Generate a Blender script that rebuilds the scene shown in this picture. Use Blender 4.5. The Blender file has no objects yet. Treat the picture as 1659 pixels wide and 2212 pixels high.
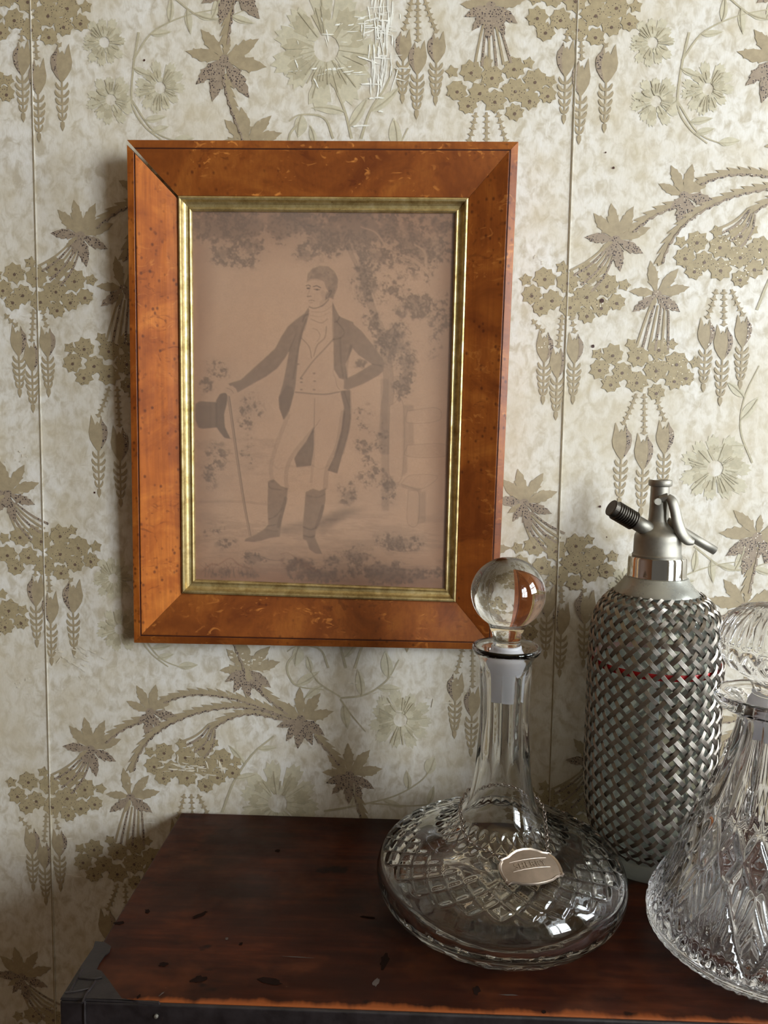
import bpy, bmesh, math, random
import numpy as np
from mathutils import Vector, Matrix

random.seed(7)
scene = bpy.context.scene
COL = scene.collection

# ------------------------------------------------------------------ camera
# z = 0 is the top of the chest, y = 0 the papered wall, metres
FPX, IW, IH = 1662.0, 1659.0, 2212.0
CAM = np.array([0.0, -0.75, 0.3775])
PITCH, YAW, ROLL = math.radians(5.16), math.radians(1.628), math.radians(0.874)


def cam_basis():
    cp, sp = math.cos(PITCH), math.sin(PITCH)
    fwd, up, right = np.array([0, cp, -sp]), np.array([0, sp, cp]), np.array([1.0, 0, 0])
    c, s = math.cos(YAW), math.sin(YAW)
    Z = np.array([[c, -s, 0], [s, c, 0], [0, 0, 1]])
    fwd, up, right = Z @ fwd, Z @ up, Z @ right
    c, s = math.cos(ROLL), math.sin(ROLL)
    return c * right + s * up, -s * right + c * up, fwd


BR, BU, BF = cam_basis()
cd = bpy.data.cameras.new('camera')
cd.sensor_fit = 'VERTICAL'
cd.sensor_height = 36.0
cd.lens = 36.0 * FPX / IH
cd.clip_start = 0.01
cam = bpy.data.objects.new('camera', cd)
COL.objects.link(cam)
m = Matrix(((BR[0], BU[0], -BF[0], CAM[0]), (BR[1], BU[1], -BF[1], CAM[1]),
            (BR[2], BU[2], -BF[2], CAM[2]), (0, 0, 0, 1)))
cam.matrix_world = m
scene.camera = cam

# ------------------------------------------------------------------ light
scene.view_settings.view_transform = 'Standard'
scene.view_settings.look = 'None'
scene.view_settings.gamma = 1.0
scene.view_settings.use_curve_mapping = False
scene.view_settings.exposure = 0.0
world = bpy.data.worlds.new('room_light')
scene.world = world
world.use_nodes = True
bg = world.node_tree.nodes['Background']
bg.inputs[0].default_value = (1.0, 0.92, 0.80, 1)
bg.inputs[1].default_value = 0.12
WIN_X, WIN_Z = 1.2, (-0.05, 1.30)                     # right-hand wall and its two windows
WINDOWS = [(-0.70, -0.14, 62), (-1.85, -1.02, 116)]      # y0, y1, watts of daylight
for (y0_, y1_, watt), lname in zip(WINDOWS, ('window_right_offscreen', 'window_right_front_offscreen')):
    ld = bpy.data.lights.new(lname, 'AREA')
    ld.shape = 'RECTANGLE'
    ld.size, ld.size_y = y1_ - y0_ + .04, WIN_Z[1] - WIN_Z[0] + .04
    ld.energy = watt
    ld.color = (0.89, 0.955, 1.0)
    lo = bpy.data.objects.new(lname, ld)
    COL.objects.link(lo)
    lo.location = (WIN_X + .13, (y0_ + y1_) / 2, sum(WIN_Z) / 2)
    lo.rotation_euler = Vector((-1, 0.0, 0)).to_track_quat('-Z', 'Z').to_euler()
cy = scene.cycles
cy.max_bounces = 20
cy.transmission_bounces = 20
cy.transparent_max_bounces = 16
cy.glossy_bounces = 6
cy.diffuse_bounces = 4
cy.sample_clamp_indirect = 6.0
cy.use_denoising = True


# ------------------------------------------------------------------ helpers
def lin(r, g, b):
    def f(c):
        c /= 255.0
        return c / 12.92 if c <= 0.04045 else ((c + 0.055) / 1.055) ** 2.4
    return (f(r), f(g), f(b), 1.0)


def ray(px, py):
    return BR * (px - IW / 2) + BU * (IH / 2 - py) + BF * FPX


def on_wall(px, py, y=0.0):
    r = ray(px, py)
    return CAM + r * ((y - CAM[1]) / r[1])


def on_top(px, py, z=0.0):
    r = ray(px, py)
    return CAM + r * ((z - CAM[2]) / r[2])


def tag(o, label=None, cat=None, group=None, kind=None):
    for k, v in (('label', label), ('category', cat), ('group', group), ('kind', kind)):
        if v:
            o[k] = v
    return o


def empty(name, loc=(0, 0, 0)):
    o = bpy.data.objects.new(name, None)
    o.empty_display_size = 0.02
    o.location = loc
    COL.objects.link(o)
    return o


def obj(name, me, mats=None, parent=None, smooth=False):
    o = bpy.data.objects.new(name, me)
    COL.objects.link(o)
    if mats is not None and not me.materials:
        for mt in (mats if isinstance(mats, (list, tuple)) else [mats]):
            me.materials.append(mt)
    if smooth:
        me.polygons.foreach_set('use_smooth', [True] * len(me.polygons))
    if parent:
        o.parent = parent
    return o


def mesh(name, verts, faces, midx=None):
    me = bpy.data.meshes.new(name)
    me.from_pydata([tuple(v) for v in verts], [], faces)
    if midx is not None:
        me.polygons.foreach_set('material_index', midx)
    me.update()
    return me


def fix_normals(me):
    bm = bmesh.new()
    bm.from_mesh(me)
    bmesh.ops.recalc_face_normals(bm, faces=bm.faces)
    bm.to_mesh(me)
    bm.free()
    return me


class MB:
    """collects vertices and faces of one mesh"""

    def __init__(s):
        s.v, s.f, s.m = [], [], []

    def poly(s, pts, mi=0):
        b = len(s.v)
        s.v += [tuple(p) for p in pts]
        s.f.append(tuple(range(b, b + len(pts))))
        s.m.append(mi)

    def add(s, verts, faces, mi=0):
        b = len(s.v)
        s.v += [tuple(p) for p in verts]
        s.f += [tuple(i + b for i in f) for f in faces]
        s.m += [mi] * len(faces)

    def box(s, lo, hi, mi=0):
        x0, y0, z0 = lo
        x1, y1, z1 = hi
        s.add([(x0, y0, z0), (x1, y0, z0), (x1, y1, z0), (x0, y1, z0), (x0, y0, z1), (x1, y0, z1), (x1, y1, z1), (x0, y1, z1)],
              [(0, 3, 2, 1), (4, 5, 6, 7), (0, 1, 5, 4), (1, 2, 6, 5), (2, 3, 7, 6), (3, 0, 4, 7)], mi)

    def mesh(s, name):
        return mesh(name, s.v, s.f, s.m)


def lathe_mesh(name, prof, n=96, disp=None, closed_ends=True):
    """prof: list of (r, z); disp(theta array, i, r, z) -> radial/normal offset"""
    P = np.array(prof, float)
    T = np.gradient(P, axis=0)
    L = np.linalg.norm(T, axis=1)[:, None] + 1e-12
    T = T / L
    N = np.stack([T[:, 1], -T[:, 0]], 1)
    th = np.linspace(0, 2 * math.pi, n, endpoint=False)
    V = []
    rings = []
    for i, (r, z) in enumerate(P):
        if r < 1e-6:
            rings.append([len(V)])
            V.append((0, 0, z))
            continue
        d = disp(th, i, r, z) if disp is not None else np.zeros(n)
        rr = r + N[i, 0] * d
        zz = z + N[i, 1] * d
        b = len(V)
        V += list(zip(rr * np.cos(th), rr * np.sin(th), zz))
        rings.append(list(range(b, b + n)))
    F = []
    for a, b in zip(rings[:-1], rings[1:]):
        for k in range(n):
            k2 = (k + 1) % n
            if len(a) == 1 and len(b) == 1:
                continue
            if len(a) == 1:
                F.append((a[0], b[k2], b[k]))
            elif len(b) == 1:
                F.append((a[k], a[k2], b[0]))
            else:
                F.append((a[k], a[k2], b[k2], b[k]))
    if closed_ends:
        if len(rings[0]) > 1:
            F.append(tuple(reversed(rings[0])))
        if len(rings[-1]) > 1:
            F.append(tuple(rings[-1]))
    return mesh(name, V, F)


def resample(pts, n):
    """Catmull-Rom through pts, n samples"""
    P = [np.array(p, float) for p in pts]
    P = [2 * P[0] - P[1]] + P + [2 * P[-1] - P[-2]]
    segs = len(P) - 3
    out = []
    for k in range(n):
        u = k / (n - 1) * segs
        i = min(int(u), segs - 1)
        t = u - i
        a, b, c, d = P[i:i + 4]
        out.append(0.5 * (2 * b + (c - a) * t + (2 * a - 5 * b + 4 * c - d) * t * t + (3 * b - a - 3 * c + d) * t ** 3))
    return out


def even(pts, step):
    """dense Catmull-Rom then even arc-length spacing"""
    D = np.array(resample(pts, 40 * (len(pts) - 1) + 1))
    s = np.concatenate([[0], np.cumsum(np.linalg.norm(np.diff(D, axis=0), axis=1))])
    n = max(2, int(round(s[-1] / step)) + 1)
    q = np.linspace(0, s[-1], n)
    return np.stack([np.interp(q, s, D[:, k]) for k in range(D.shape[1])], 1)


def tube_mb(mb, pts, rad, n=12, mi=0, caps=True, flat=1.0):
    pts = [Vector(p) for p in pts]
    rads = rad if isinstance(rad, (list, tuple, np.ndarray)) else [rad] * len(pts)
    up = None
    rings = []
    V = []
    for i, p in enumerate(pts):
        t = (pts[min(i + 1, len(pts) - 1)] - pts[max(i - 1, 0)]).normalized()
        if up is None:
            up = t.orthogonal().normalized()
        else:
            up = (up - t * up.dot(t)).normalized()
        s = t.cross(up)
        b = len(V)
        for k in range(n):
            a = 2 * math.pi * k / n
            V.append(p + up * (math.cos(a) * rads[i]) + s * (math.sin(a) * rads[i] * flat))
        rings.append(b)
    F = []
    for a, b in zip(rings[:-1], rings[1:]):
        for k in range(n):
            k2 = (k + 1) % n
            F.append((a + k, a + k2, b + k2, b + k))
    if caps:
        F.append(tuple(range(rings[0] + n - 1, rings[0] - 1, -1)))
        F.append(tuple(range(rings[-1], rings[-1] + n)))
    mb.add(V, F, mi)


# ------------------------------------------------------------------ materials
class NT:
    def __init__(s, name):
        s.mat = bpy.data.materials.new(name)
        s.mat.use_nodes = True
        s.t = s.mat.node_tree
        s.t.nodes.clear()
        s.out = s.n('ShaderNodeOutputMaterial')

    def n(s, typ, **kw):
        nd = s.t.nodes.new(typ)
        for k, v in kw.items():
            setattr(nd, k, v)
        return nd

    def link(s, a, b):
        s.t.links.new(a, b)

    def set(s, nd, **kw):
        for k, v in kw.items():
            nd.inputs[k.replace('_', ' ')].default_value = v
        return nd

    def bsdf(s, **kw):
        b = s.n('ShaderNodeBsdfPrincipled')
        s.set(b, **kw)
        s.link(b.outputs[0], s.out.inputs[0])
        return b

    def coords(s, scale=(1, 1, 1), rot=(0, 0, 0), loc=(0, 0, 0), kind='Object'):
        tc = s.n('ShaderNodeTexCoord')
        mp = s.n('ShaderNodeMapping')
        mp.inputs['Scale'].default_value = scale
        mp.inputs['Rotation'].default_value = rot
        mp.inputs['Location'].default_value = loc
        s.link(tc.outputs[kind], mp.inputs[0])
        return mp.outputs[0]

    def noise(s, vec, scale, detail=3, rough=0.5, dist=0.0):
        nd = s.n('ShaderNodeTexNoise')
        s.set(nd, Scale=scale, Detail=detail, Roughness=rough, Distortion=dist)
        s.link(vec, nd.inputs['Vector'])
        return nd.outputs['Fac']

    def ramp(s, fac, stops, interp='LINEAR'):
        nd = s.n('ShaderNodeValToRGB')
        cr = nd.color_ramp
        cr.interpolation = interp
        while len(cr.elements) < len(stops):
            cr.elements.new(0.5)
        for e, (p, c) in zip(cr.elements, stops):
            e.position = p
            e.color = c if len(c) == 4 else (*c, 1)
        s.link(fac, nd.inputs[0])
        return nd.outputs[0]

    def val(s, fac, a, b, lo=0.0, hi=1.0):
        nd = s.n('ShaderNodeMapRange')
        for k, v in zip(('From Min', 'From Max', 'To Min', 'To Max'), (a, b, lo, hi)):
            nd.inputs[k].default_value = v
        s.link(fac, nd.inputs[0])
        return nd.outputs[0]

    def math(s, op, a, b=None):
        nd = s.n('ShaderNodeMath', operation=op)
        for i, v in enumerate((a, b)):
            if v is None:
                continue
            if isinstance(v, (int, float)):
                nd.inputs[i].default_value = v
            else:
                s.link(v, nd.inputs[i])
        return nd.outputs[0]

    def mix(s, fac, a, b, mode='MIX'):
        nd = s.n('ShaderNodeMix', data_type='RGBA', blend_type=mode)
        for sock, v in ((nd.inputs[0], fac), (nd.inputs[6], a), (nd.inputs[7], b)):
            if isinstance(v, (int, float)):
                sock.default_value = v
            elif isinstance(v, tuple):
                sock.default_value = v
            else:
                s.link(v, sock)
        return nd.outputs[2]

    def bump(s, h, strength, dist, b):
        nd = s.n('ShaderNodeBump')
        nd.inputs['Strength'].default_value = strength
        nd.inputs['Distance'].default_value = dist
        s.link(h, nd.inputs['Height'])
        s.link(nd.outputs[0], b.inputs['Normal'])


def voronoi(t, vec, scale, rnd=1.0):
    nd = t.n('ShaderNodeTexVoronoi')
    t.set(nd, Scale=scale, Randomness=rnd)
    t.link(vec, nd.inputs['Vector'])
    return nd


def make_paper():
    t = NT('wallpaper')
    v = t.coords()
    b = t.bsdf(Roughness=0.5)
    blot = t.noise(t.coords(scale=(1, 1, 0.72)), 105, 3.5, 0.6, 0.5)
    c = t.ramp(blot, [(0.34, lin(190, 180, 160)), (0.46, lin(211, 205, 193)), (0.54, lin(224, 220, 211)), (0.7, lin(230, 227, 221))])
    big = t.noise(v, 6.5, 4, 0.6)
    c = t.mix(t.val(big, 0.42, 0.68, 0.0, 0.6), c, lin(205, 194, 170))
    mid = t.noise(t.coords(loc=(2.2, 0, 5.1)), 26, 4, 0.6)
    c = t.mix(t.val(mid, 0.46, 0.70, 0.0, 0.55), c, lin(194, 180, 148))
    fine = t.noise(t.coords(scale=(1.0, 1, 0.22)), 900, 2, 0.6)
    c = t.mix(t.val(fine, 0.4, 0.75, 0.0, 0.3), c, lin(190, 180, 158))
    pale = t.noise(t.coords(scale=(1.0, 1, 0.5), loc=(3.1, 0, 1.7)), 17, 5, 0.75)
    c = t.mix(t.val(pale, 0.66, 0.74, 0.0, 0.55), c, lin(236, 232, 220))
    # rubbed streaks with a shape of their own
    str_ = t.noise(t.coords(scale=(0.35, 1, 2.6), loc=(0, 0, 4)), 70, 4, 0.7)
    msk = t.noise(t.coords(loc=(9, 0, 2)), 4.2, 2, 0.5)
    s2 = t.math('MULTIPLY', t.val(str_, 0.62, 0.68), t.val(msk, 0.56, 0.66))
    c = t.mix(t.math('MULTIPLY', s2, 0.7), c, lin(240, 236, 224))
    t.link(c, b.inputs['Base Color'])
    r = t.val(blot, 0.4, 0.7, 0.55, 0.36)
    t.link(r, b.inputs['Roughness'])
    b.inputs['Specular IOR Level'].default_value = 0.35
    hh = t.math('ADD', t.math('MULTIPLY', blot, 0.5), t.math('MULTIPLY', t.noise(v, 45, 3), 1.0))
    t.bump(hh, 0.25, 0.0012, b)
    return t.mat


def make_print(name, base, dark=None, stipple=0.0, glitter=0.0, rough=0.6):
    """ink of the wallpaper pattern: tan body, optional dark dots and mica flecks"""
    t = NT(name)
    v = t.coords(kind='Object')
    b = t.bsdf(Roughness=rough)
    geo = t.n('ShaderNodeNewGeometry')
    pos = geo.outputs['Position']
    n = t.noise(pos, 140, 4, 0.65)
    c = t.mix(t.val(n, 0.35, 0.68), base, tuple(x * 0.80 for x in base[:3]) + (1,))
    wear = t.noise(pos, 60, 5, 0.75)
    c = t.mix(t.val(wear, 0.63, 0.72, 0.0, 0.7), c, lin(212, 204, 184))
    if stipple:
        vo = voronoi(t, pos, 520, 0.75)
        d = t.math('LESS_THAN', vo.outputs['Distance'], stipple)
        msk = t.val(t.noise(pos, 90, 2), 0.36, 0.46)
        d = t.math('MULTIPLY', d, msk)
        c = t.mix(d, c, dark)
    if glitter:
        v2 = voronoi(t, pos, 640, 1.0)
        g = t.math('LESS_THAN', v2.outputs['Distance'], 0.30)
        sep = t.n('ShaderNodeSeparateColor')
        t.link(v2.outputs['Color'], sep.inputs[0])
        g = t.math('MULTIPLY', g, t.math('GREATER_THAN', sep.outputs[0], 1.0 - glitter))
        c = t.mix(g, c, lin(238, 228, 205))
        t.link(t.math('MULTIPLY', g, 0.75), b.inputs['Metallic'])
        t.link(t.val(g, 0, 1, rough, 0.25), b.inputs['Roughness'])
    t.link(c, b.inputs['Base Color'])
    t.bump(n, 0.2, 0.0006, b)
    return t.mat


def make_burr(name, horizontal, seed, eyes=.45, tone=1.0, blister=.5):
    """polished burr maple veneer"""
    t = NT(name)
    rot = (0, math.pi / 2, 0) if horizontal else (0, 0, 0)
    v = t.coords(rot=rot, loc=(seed, 0, seed * 2))
    b = t.bsdf(Roughness=0.42)
    b.inputs['Specular IOR Level'].default_value = 0.35
    b.inputs['Coat Weight'].default_value = 0.15
    b.inputs['Coat Roughness'].default_value = 0.3
    n1 = t.noise(v, 16, 4, 0.6, 1.2)
    c = t.ramp(n1, [(0.3, lin(116 * tone, 56 * tone, 16 * tone)), (0.5, lin(148 * tone, 79 * tone, 26 * tone)), (0.72, lin(176 * tone, 104 * tone, 40 * tone))])
    grain = t.noise(t.coords(rot=rot, scale=(9, 9, 0.5), loc=(seed, 0, 0)), 40, 3, 0.6)
    c = t.mix(t.val(grain, 0.4, 0.7, 0, 0.35), c, lin(104, 48, 15))
    # blister figure
    bl = t.noise(t.coords(rot=rot, scale=(0.6, 1, 1), loc=(seed * 3, 0, 1)), 105, 2, 0.5, 1.6)
    mk = t.noise(v, 30, 2)
    f = t.math('MULTIPLY', t.val(bl, 0.60, 0.70), t.val(mk, 0.42, 0.6))
    c = t.mix(t.math('MULTIPLY', f, blister), c, lin(206, 132, 62))
    f3 = t.math('MULTIPLY', t.val(bl, 0.40, 0.32), t.val(mk, 0.42, 0.6))
    c = t.mix(t.math('MULTIPLY', f3, 0.45), c, lin(78, 30, 8))
    # bird's eyes, gathered in patches
    vo = voronoi(t, t.coords(rot=rot, scale=(1, 1, 0.8), loc=(seed, 0, 0)), 190, 1.0)
    sep = t.n('ShaderNodeSeparateColor')
    t.link(vo.outputs['Color'], sep.inputs[0])
    eye = t.val(vo.outputs['Distance'], 0.12, 0.34, 1.0, 0.0)
    patch = t.val(t.noise(t.coords(rot=rot, loc=(seed * 5, 0, 3)), 21, 3, 0.6), eyes, eyes + .1)
    eye = t.math('MULTIPLY', t.math('MULTIPLY', eye, patch), t.math('GREATER_THAN', sep.outputs[1], eyes))
    c = t.mix(t.math('MULTIPLY', eye, 0.75), c, lin(78, 32, 12))
    t.link(c, b.inputs['Base Color'])
    t.bump(bl, 0.12, 0.001, b)
    return t.mat


def make_gilt():
    t = NT('gilt')
    v = t.coords()
    b = t.bsdf(Metallic=0.8, Roughness=0.42)
    n = t.noise(v, 90, 5, 0.7)
    n2 = t.noise(t.coords(loc=(4, 1, 2)), 260, 4, 0.7)
    c = t.ramp(n, [(0.32, lin(150, 126, 78)), (0.5, lin(186, 164, 112)), (0.7, lin(212, 194, 146))])
    c = t.mix(t.val(n2, 0.66, 0.72, 0, 0.8), c, lin(92, 60, 30))
    t.link(c, b.inputs['Base Color'])
    t.link(t.val(n, 0.3, 0.7, 0.5, 0.36), b.inputs['Roughness'])
    return t.mat


def make_mahogany():
    t = NT('old_mahogany')
    v = t.coords()
    b = t.bsdf(Roughness=0.4)
    b.inputs['Specular IOR Level'].default_value = 0.18
    st = t.noise(t.coords(scale=(0.12, 1, 1)), 95, 5, 0.65)
    c = t.ramp(st, [(0.3, lin(36, 14, 8)), (0.5, lin(56, 24, 13)), (0.72, lin(80, 37, 18))])
    bigs = t.noise(t.coords(scale=(0.6, 1, 1), loc=(1.3, 0.4, 0)), 11, 4, 0.6)
    c = t.mix(t.val(bigs, 0.4, 0.62, 0.0, 0.8), c, lin(30, 14, 9))
    warm = t.noise(t.coords(scale=(0.7, 1, 1), loc=(5.3, 2.4, 0)), 17, 4, 0.65)
    sepc = t.n('ShaderNodeSeparateXYZ')
    t.link(v, sepc.inputs[0])
    c = t.mix(t.math('MULTIPLY', t.val(warm, 0.5, 0.68), 0.5), c, lin(92, 48, 25))
    # dark ink and burn blots
    bl = t.noise(t.coords(scale=(0.7, 1, 1), loc=(7.7, 1.2, 0)), 34, 3, 0.5)
    c = t.mix(t.val(bl, 0.665, 0.70, 0, 0.9), c, lin(20, 11, 8))
    sc = t.noise(t.coords(scale=(0.25, 1, 1), rot=(0, 0, 0.15)), 230, 4, 0.8)
    c = t.mix(t.val(sc, 0.70, 0.76, 0, 0.5), c, lin(132, 104, 84))
    # worn bare wood along the front arris
    wv = t.math('ADD', sepc.outputs[1], t.math('MULTIPLY', t.val(t.noise(t.coords(scale=(1, 0.2, 1)), 26, 4, 0.7), 0, 1, -0.5, 0.5), 0.022))
    worn = t.val(wv, -0.2625, -0.2665)
    c = t.mix(t.math('MULTIPLY', worn, 0.8), c, lin(138, 74, 36))
    t.link(c, b.inputs['Base Color'])
    rg = t.noise(t.coords(loc=(2, 9, 0)), 22, 4, 0.65)
    t.link(t.val(rg, 0.35, 0.65, 0.30, 0.52), b.inputs['Roughness'])
    t.bump(t.noise(v, 14, 3), 0.12, 0.004, b)
    return t.mat


def make_plain(name, col, rough=0.5, metallic=0.0, nscale=120, var=0.25, bump=0.15, coat=0.0):
    t = NT(name)
    v = t.coords()
    b = t.bsdf(Roughness=rough, Metallic=metallic)
    n = t.noise(v, nscale, 4, 0.65)
    dk = tuple(x * (1 - var) for x in col[:3]) + (1,)
    lt = tuple(min(1, x * (1 + var)) for x in col[:3]) + (1,)
    t.link(t.ramp(n, [(0.3, dk), (0.7, lt)]), b.inputs['Base Color'])
    t.link(t.val(n, 0.3, 0.7, rough * 0.85, min(1, rough * 1.2)), b.inputs['Roughness'])
    b.inputs['Coat Weight'].default_value = coat
    if bump:
        t.bump(n, bump, 0.0008, b)
    return t.mat


def make_glass(name, col=(1, 1, 1, 1), ior=1.5, rough=0.0):
    t = NT(name)
    b = t.bsdf(Base_Color=col, Roughness=rough, IOR=ior, Transmission_Weight=1.0)
    v = t.coords()
    t.bump(t.noise(v, 30, 2), 0.02, 0.001, b)
    return t.mat


def make_pane():
    """flat picture glass: clear, with the mirror share given by Fresnel, a little dust"""
    t = NT('picture_glass')
    tr = t.n('ShaderNodeBsdfTransparent')
    gl = t.n('ShaderNodeBsdfGlossy')
    gl.inputs['Roughness'].default_value = 0.03
    fr = t.n('ShaderNodeFresnel')
    fr.inputs['IOR'].default_value = 1.5
    df = t.n('ShaderNodeBsdfDiffuse')
    df.inputs[0].default_value = lin(205, 190, 175)
    m1 = t.n('ShaderNodeMixShader')
    gm = t.n('ShaderNodeNewGeometry')
    t.link(t.math('MULTIPLY', fr.outputs[0], t.math('SUBTRACT', 1.0, gm.outputs['Backfacing'])), m1.inputs[0])
    t.link(tr.outputs[0], m1.inputs[1])
    t.link(gl.outputs[0], m1.inputs[2])
    m2 = t.n('ShaderNodeMixShader')
    dust = t.noise(t.coords(), 9, 3)
    t.link(t.val(dust, 0.3, 0.7, 0.02, 0.07), m2.inputs[0])
    t.link(m1.outputs[0], m2.inputs[1])
    t.link(df.outputs[0], m2.inputs[2])
    t.link(m2.outputs[0], t.out.inputs[0])
    return t.mat


def make_engraving():
    t = NT('engraving_print')
    b = t.bsdf(Roughness=0.85)
    at = t.n('ShaderNodeAttribute', attribute_name='ink')
    g = t.noise(t.coords(), 900, 2, 0.7)
    c = t.mix(t.val(g, 0.3, 0.7, 0.0, 0.18), at.outputs['Color'], lin(110, 84, 66))
    t.link(c, b.inputs['Base Color'])
    return t.mat


M = dict(
    paper=make_paper(),
    ink=make_print('tan_print', lin(170, 154, 124)),
    ink_dots=make_print('dotted_print', lin(158, 141, 121), lin(66, 54, 54), 0.36, 0.16),
    ink_bloom=make_print('bloom_print', lin(170, 154, 120), lin(70, 56, 52), 0.24, 0.07),
    ink_shade=make_print('leaf_vein_print', lin(148, 131, 102)),
    ink_dark=make_print('dark_print', lin(112, 92, 78), rough=0.5),
    ink_pale=make_print('pale_print', lin(204, 196, 170)),
    ink_line=make_print('outline_print', lin(188, 178, 150)),
    scuff2=make_plain('rubbed_paper', lin(212, 204, 186), 0.7),
    scuff=make_plain('bare_plaster', lin(238, 234, 222), 0.7),
    seam=make_plain('paper_seam', lin(150, 136, 108), 0.7),
    burr_v=make_burr('burr_maple_upright', False, 0.0, .40, 1.14, .35),
    burr_v2=make_burr('burr_maple_upright_plain', False, 4.7),
    burr_h=make_burr('burr_maple_level', True, 2.3, .5, .92, .85),
    burr_h2=make_burr('burr_maple_level_plain', True, 8.1, .48, .88, .6),
    stringing=make_plain('ebonised_line', lin(58, 24, 12), 0.4),
    gilt=make_gilt(),
    backing=make_plain('backing_board', lin(92, 66, 44), 0.9),
    pane=make_pane(),
    engraving=make_engraving(),
    mahogany=make_mahogany(),
    leather=make_plain('black_leather', lin(30, 25, 26), 0.45, 0.0, 70, 0.45, 0.4),
    carcass=make_plain('dark_carcass', lin(40, 22, 15), 0.5),
    glass=make_glass('clear_crystal', (0.985, 0.995, 0.99, 1), 1.5),
    crystal=make_glass('lead_crystal', (0.985, 0.985, 1.0, 1), 1.54),
    frost=None,
    bottle=None,
    silver=make_plain('tarnished_silver', lin(136, 120, 104), 0.6, 0.55, 55, 0.25, 0.12),
    silver_rim=make_plain('worn_silver_rim', lin(172, 158, 144), 0.4, 0.85, 80, 0.15, 0.1),
    chain=make_plain('chain_silver', lin(158, 149, 142), 0.3, 1.0, 300, 0.3, 0.0),
    enamel=make_plain('grey_enamel', lin(150, 150, 142), 0.28, 0.35, 60, 0.12, 0.1),
    zinc=make_plain('dull_zinc', lin(142, 138, 128), 0.5, 0.85, 60, 0.22, 0.2),
    chrome=make_plain('chrome_band', lin(212, 210, 206), 0.08, 1.0, 25, 0.05, 0.05),
    strap=make_plain('woven_wire', lin(150, 143, 134), 0.42, 1.0, 300, 0.2, 0.0),
    dark_zinc=make_plain('blackened_thread', lin(70, 66, 60), 0.4, 0.9, 120, 0.3, 0.1),
    red=make_plain('red_enamel', lin(190, 16, 24), 0.3, 0.0, 200, 0.15, 0.0),
    floor=make_plain('floor_boards', lin(66, 40, 24), 0.5, 0, 12),
    white=make_plain('white_paint', lin(226, 222, 212), 0.45, 0, 30, 0.05),
    panelling=make_plain('brown_panelling', lin(96, 62, 36), 0.5, 0, 14, 0.2),
    ceiling=make_plain('smoked_ceiling', lin(196, 172, 132), 0.8, 0, 10, 0.05),
    plaster=make_plain('side_wall_paper', lin(196, 186, 160), 0.6, 0, 40, 0.1),
)


def make_frost():
    t = NT('ground_glass')
    b = t.bsdf(Base_Color=(0.93, 0.93, 0.97, 1), Roughness=0.55, IOR=1.45, Transmission_Weight=0.55)
    t.bump(t.noise(t.coords(), 2500, 2), 0.2, 0.0003, b)
    return t.mat


M['frost'] = make_frost()


def make_bottle(name='cloudy_bottle_glass', h0=.12, h1=.24):
    """thin-walled, slightly clouded old bottle glass"""
    t = NT(name)
    tr = t.n('ShaderNodeBsdfTransparent')
    tr.inputs[0].default_value = (.92, .94, .92, 1)
    tl = t.n('ShaderNodeBsdfTranslucent')
    tl.inputs[0].default_value = (.80, .82, .79, 1)
    df = t.n('ShaderNodeBsdfDiffuse')
    df.inputs[0].default_value = (.66, .68, .65, 1)
    gl = t.n('ShaderNodeBsdfGlossy')
    gl.inputs['Roughness'].default_value = 0.05
    fr = t.n('ShaderNodeFresnel')
    gm = t.n('ShaderNodeNewGeometry')
    hz = t.n('ShaderNodeMixShader')
    hz.inputs[0].default_value = 0.5
    t.link(tl.outputs[0], hz.inputs[1])
    t.link(df.outputs[0], hz.inputs[2])
    m1 = t.n('ShaderNodeMixShader')
    t.link(t.val(t.noise(t.coords(), 25, 4), .3, .7, h0, h1), m1.inputs[0])
    t.link(tr.outputs[0], m1.inputs[1])
    t.link(hz.outputs[0], m1.inputs[2])
    m2 = t.n('ShaderNodeMixShader')
    t.link(t.math('MULTIPLY', fr.outputs[0], t.math('SUBTRACT', 1.0, gm.outputs['Backfacing'])), m2.inputs[0])
    t.link(m1.outputs[0], m2.inputs[1])
    t.link(gl.outputs[0], m2.inputs[2])
    t.link(m2.outputs[0], t.out.inputs[0])
    return t.mat


M['bottle'] = make_bottle()
M['foot'] = make_bottle('thick_foot_glass', .40, .55)

# ------------------------------------------------------------------ the room
FLOOR_Z = -0.78
wall = obj('wall_back', None or mesh('wall_back', *(lambda b: (b.v, b.f))((lambda b: (b.box((-1.7, 0, FLOOR_Z), (WIN_X + .1, 0.1, 1.9)), b)[1])(MB()))), M['paper'])
tag(wall, kind='structure')


def simple_box(name, lo, hi, mat, parent=None):
    b = MB()
    b.box(lo, hi)
    return obj(name, b.mesh(name), mat, parent)


tag(simple_box('floor', (-1.7, -2.6, FLOOR_Z - 0.1), (WIN_X + .1, 0.1, FLOOR_Z), M['floor']), kind='structure')
# right-hand wall with the window that lights the room
wz0, wz1 = WIN_Z
wr = empty('wall_right', (WIN_X, 0, 0))
tag(wr, kind='structure')
edges = [-2.6] + [v for w in sorted(WINDOWS) for v in w[:2]] + [0.0]
for k in range(0, len(edges), 2):
    simple_box('wall_panel', (0, edges[k], FLOOR_Z), (0.1, edges[k + 1], 1.9), M['plaster'], wr)
for y0_, y1_, _w in WINDOWS:
    simple_box('wall_panel', (0, y0_, FLOOR_Z), (0.1, y1_, wz0), M['plaster'], wr)
    simple_box('wall_panel', (0, y0_, wz1), (0.1, y1_, 1.9), M['plaster'], wr)
tag(simple_box('wall_left', (-1.8, -2.6, FLOOR_Z), (-1.7, 0.0, 1.9), M['panelling']), kind='structure')
tag(simple_box('ceiling', (-1.8, -2.6, 1.9), (WIN_X + .1, 0.1, 2.0), M['ceiling']), kind='structure')
fw = 0.045
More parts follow.
